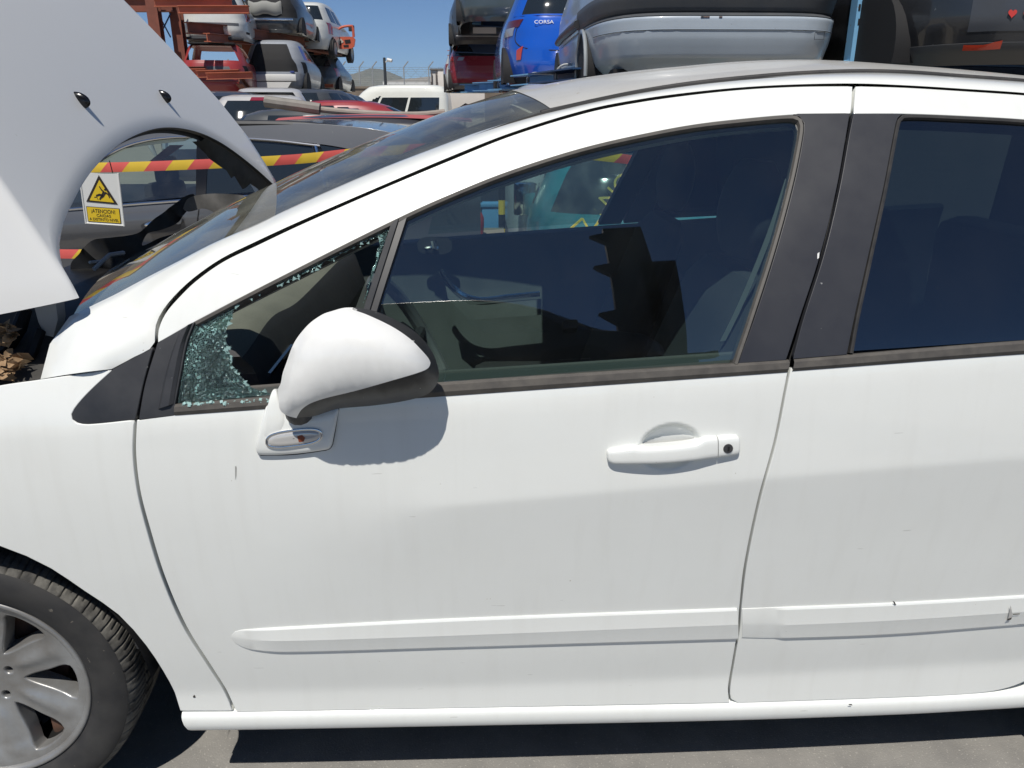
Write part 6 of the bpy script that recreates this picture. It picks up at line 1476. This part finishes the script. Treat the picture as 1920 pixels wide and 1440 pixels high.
# blue hatchback
BLUP = carpaint('vivid_blue', (.006, .09, .50), rough=.2, coat=1, dirt=.1)
LB = scaled(HATCH, 1, 1, 1.0); Yc = 8.9; ce = at1(1062, 80, Yc); zb = at1(1010, 156, Yc).z-.20
c = Car('rack_car', 'bright blue hatchback with white tail lettering on the rack, next to the silver tail', 'car', LB, BLUP, (ce.x+.06, Yc+2.0, zb), RZ+.03, GR)
c.patch('rear_window', CARGLASS, -.088, .088, 1.0, 1.36); c.patch('tail_lamp', M('lamp_smoke', (.10, .012, .014), rough=.12, coat=1), .082, .128, .85, .93, off=.008, mirror=True); c.patch('lamp_clear', M('lamp_clear', (.32, .33, .35), rough=.2, coat=1), .090, .122, .77, .85, off=.008, mirror=True); c.patch('lower_valance', BLACKTRIM, -.12, .12, .20, .29, off=.004)
c.patch('side_window', CARGLASS, .155, .31, 1.0, 1.36, mirror=True)
def strip3(c, lo, hi, off, n=8):
    lo, hi = [resample(np.array([c.pick(*q) for q in r_]), n) for r_ in (lo, hi)]
    return lambda m: m.grid([[srf(c, u_, z_, off) for u_, z_ in r_] for r_ in (lo, (lo+hi)/2, hi)])
c.part('reflector', M('red_reflector', (.50, .05, .02), rough=.2, coat=1), strip3(c, [(969, 114), (969, 104), (970, 94)], [(977, 112), (979, 100), (980, 86)], .010), sharp=None)
def ln(c, uz, r_, name, mat): c.part(name, mat, lambda m: m.tube([srf(c, u_, z_, .001) for u_, z_ in smooth(uz, .02)], r_, 5))
ln(c, [(.083, .86), (.082, .72), (.076, .66), (.060, .60), (.03, .575), (-.03, .575), (-.06, .60)], .006, 'tailgate_gap', DARK)
ln(c, [(.11, .98), (.06, .97), (0, .968), (-.06, .97), (-.11, .98)], .010, 'spoiler_crease', BLUP)
mb = MB(); e_ = [srf(c, u_, z_, 0) for u_, z_ in ((.125, .62), (.14, .60), (.148, .45), (.145, .30), (.13, .28))]
c.wheels((-1.30, 1.25), .30, .70, tyres=False); c.build()
tx = text_mesh('tail_lettering', 'CORSA', .058, M('badge_white', (.75, .76, .78), rough=.3), c.o, ext=.002); uv = c.pick(1018, 42); pz = srf(c, uv[0], uv[1], .012); nn = c.N[int(np.argmin(abs(c.zs-uv[1]))), int((uv[0]+.5)*NU)]; tx.location = pz; tx.rotation_euler = (math.pi/2-math.asin(nn[2]), 0, math.atan2(nn[1], nn[0])+math.pi/2); tx.scale = (1.25, 1, 1)
c = put('rack_car', 'maroon hatchback with dark rear window on the lower tier of the blue rack', HATCH, carpaint('maroon', (.26, .022, .035), rough=.25, dirt=.1), 907, 18.6, RZ+.02, at1(900, 165, 18.6).z-.22, group=GR)
c.patch('rear_window', CARGLASS, -.10, .10, .93, 1.36); c.patch('tail_lamp', REDLAMP, .075, .135, .84, .93, off=.01, mirror=True); c.patch('lamp_clear', M('lamp_clear', (.32, .33, .35)), .05, .075, .84, .91, off=.008, mirror=True); c.patch('lower_valance', M('grey_valance', (.09, .09, .095), rough=.5), -.105, .105, .20, .34, off=.006); c.patch('plate_recess', carpaint('maroon_shade', (.30, .05, .06)), -.06, .06, .55, .72, off=.003); c.wheels(tyres=False); c.build()
c = put('rack_car', 'white car sliver left of the maroon hatchback on the blue rack', HATCH, carpaint('rack_white', (.62, .63, .60)), 887, 23.0, RZ+.05, at1(870, 168, 23).z-.22, group=GR); std_tail(c); c.wheels(tyres=False); c.build()
c = put('rack_car', 'dark grey saloon with a white number plate on the upper tier of the blue rack', HATCH, carpaint('slate', (.045, .055, .065)), 915, 17.0, RZ+.02, at1(905, 80, 17.0).z-.22, group=GR); std_tail(c, lamps=False); c.plate(-2.03, .40, PLATE, .5, .12, .08); c.patch('lower_valance', BLACKTRIM, -.12, .12, .2, .34, off=.004); c.part('bumper_crease', STEEL, lambda m: m.box((-2.03, -.70, .34), (-2.0, .70, .36), .005)); c.wheels(tyres=False); c.build()
c = put('rack_car', 'dark green-grey car at the top left of the blue rack, cut by the photo edge', HATCH, carpaint('grey_green', (.05, .07, .075)), 945, 14.0, RZ+.02, at1(930, 33, 14.0).z-.25, group=GR); std_tail(c); c.wheels(tyres=False); c.build()
# black hatchback at the right
BLKP = carpaint('black_paint', (.012, .013, .016), rough=.3, coat=.7, dirt=.4)
Yk = 3.35; cL = at1(1755, 60, Yk); zb = at1(1850, 118, Yk).z-.20
c = Car('rack_car', 'black hatchback with red bumper reflector and heart stickers, right of the blue upright', 'car', HATCH, BLKP, (cL.x+.83, Yk+1.95, zb), RZ+.0, GR)
c.patch('lower_valance', M('grey_plastic', (.055, .057, .06), rough=.5), -.14, .14, .20, .315, off=.008); c.patch('rear_window', CARGLASS, -.085, .085, 1.0, 1.36); c.patch('plate_recess', M('panel_shade', (.06, .065, .075), rough=.3), -.062, .062, .36, .52, off=.003); c.patch('tail_panel', M('grey_tail_panel', (.20, .21, .22), rough=.3), -.11, .11, .66, .80, off=.006)
def strip2(c, lo, hi, off, n=10):
    lo, hi = [resample(np.array([c.pick(*q) for q in r_]), n) for r_ in (lo, hi)]
    return lambda m: m.grid([[srf(c, u_, z_, off) for u_, z_ in r_] for r_ in (lo, (lo+hi)/2, hi)])
c.part('reflector', M('red_reflector', (.50, .05, .02)), strip2(c, [(1796, 87), (1830, 87), (1877, 87)], [(1806, 81), (1832, 77), (1884, 77)], .012), sharp=None)
def heart(m, u0, z0, s_):
    P = []
    for t_ in np.linspace(0, 2*math.pi, 28)[:-1]: P.append((16*math.sin(t_)**3/17, (13*math.cos(t_)-5*math.cos(2*t_)-2*math.cos(3*t_)-math.cos(4*t_))/17))
    q = srf(c, u0, z0, .010); m.add([(q[0], q[1]-a*s_, q[2]+b*s_) for a, b in P], [tuple(range(len(P)))])
HEART = M('sticker_red', (.60, .05, .04), rough=.5)
for u_, z_ in (c.pick(1901, 25), c.pick(1926, 26)): c.part('heart_sticker', HEART, lambda m: heart(m, u_, z_, .026), sharp=None)
c.wheels((-1.22, 1.28), .31, .70, tyres=False); c.build()
# ------------------------------------------------------------------ behind the photographer: what the door glass mirrors
BR = empty('storage_rack', (1.6, -6.1, 0), 0, 'dark steel rack column with bracket arms, mirrored in the front door glass', 'rack')
DST = M('dark_rack_steel', (.012, .013, .015), rough=.7)
mb = MB(); mb.box((-.42, -.15, 0), (.18, .0, 8.95)); mb.hexa([(.18, -.12, 0), (.12, -.12, 0), (.12, .0, 0), (.18, .0, 0), (.18, -.12, 7.15), (.50, -.12, 7.15), (.50, .0, 7.15), (.18, .0, 7.15)][0:0] or [(.0, -.12, 0), (.19, -.12, 0), (.19, .0, 0), (.0, .0, 0), (.0, -.12, 7.15), (.50, -.12, 7.15), (.50, .0, 7.15), (.0, .0, 7.15)]); keep_o = mb.build('column', DST, BR, sharp=30)
for z in (8.55, 7.05, 5.2):
    mb = MB(); mb.hexa([(-.42, -.1, z-.42), (-.36, -.1, z-.42), (-.36, .05, z-.42), (-.42, .05, z-.42), (-.64, -.1, z-.02), (-.36, -.1, z+.10), (-.36, .05, z+.10), (-.64, .05, z-.02)]); mb.build('bracket', DST, BR, sharp=30)
for y_ in (-.9, .9):
    mb = MB(); mb.box((-6.0, y_-.08, 3.05), (.4, y_+.08, 3.25)); mb.build('beam', DST, BR, sharp=30)
for x_ in (-5.6, .1):
    mb = MB(); mb.box((x_-.1, -.95, 2.85), (x_+.1, .95, 3.05)); mb.build('cross_beam', DST, BR, sharp=30)
mb = MB(); mb.box((-5.8, -.1, 0), (-5.5, .2, 3.05)); mb.build('post', DST, BR, sharp=30)
c = Car('rack_van', 'dark van with open bracket mirror on the rear rack, mirrored in the front door glass', 'van', scaled(VANL, .9, .95, 1.02), carpaint('mirror_black', (.014, .015, .017), dirt=.5), (-.78, -6.5, 3.26), 0.0)
c.patch('side_window', CARGLASS, .150, .222, 1.18, 1.72, mirror=True); c.patch('cab_window', CARGLASS, .316, .366, 1.1, 1.66, mirror=True, z1b=1.3); c.patch('windscreen', CARGLASS, .40, .5, 1.15, 1.85, mirror=True); c.wheels((-1.5, 1.4), .31, .72)
c.part('door_mirror', BLACKTRIM, lambda m: m.box((1.25, .90, 1.02), (1.42, 1.15, 1.30), .03)); c.part('roof_ladder', STEEL, lambda m: [m.tube([(-1.8, y_, 2.30), (.3, y_, 2.30)], .03, 6) for y_ in (-.2, .2)]); c.build()
# ------------------------------------------------------------------ ground: the raised bay and the lower yard
mb = MB(); mb.box((-60, -60, GZ), (60, 2.25, 0)); g = mb.build('ground', M('asphalt', (.255, .245, .225), rough=.95, noise=(7, .8, (.17, .165, .155)), speck=(170, .65, (.33, .315, .285)), bump=(230, .5, .003)), None, sharp=None); tag(g, kind='structure')
mb = MB(); mb.grid([[(x, y, GZ-.004) for x in (-6000, -60, 60, 6000)] for y in (-6000, -60, 60, 7000)]); g = mb.build('yard_ground', M('pale_yard', (.40, .36, .29), rough=.95, noise=(.8, .4, (.28, .25, .20)), bump=(20, .3, .02)), None, sharp=None); tag(g, kind='structure')
# ------------------------------------------------------------------ air
hz = MB(); hz.box((-5200, -300, GZ-1.3), (5200, 4600, 240)); hz = hz.build('haze', None, None, smooth=False) if False else mesh_obj('haze', hz.V, hz.F, [], None, smooth=False)
hm = bpy.data.materials.new('haze_air'); hm.use_nodes = True; ht = hm.node_tree; ht.nodes.clear(); ho = ht.nodes.new('ShaderNodeOutputMaterial'); pv = ht.nodes.new('ShaderNodeVolumePrincipled')
pv.inputs['Color'].default_value = (.72, .83, .95, 1); pv.inputs['Density'].default_value = .00012; pv.inputs['Anisotropy'].default_value = .1
ht.links.new(pv.outputs[0], ho.inputs['Volume']); hz.data.materials.append(hm); tag(hz, kind='stuff')
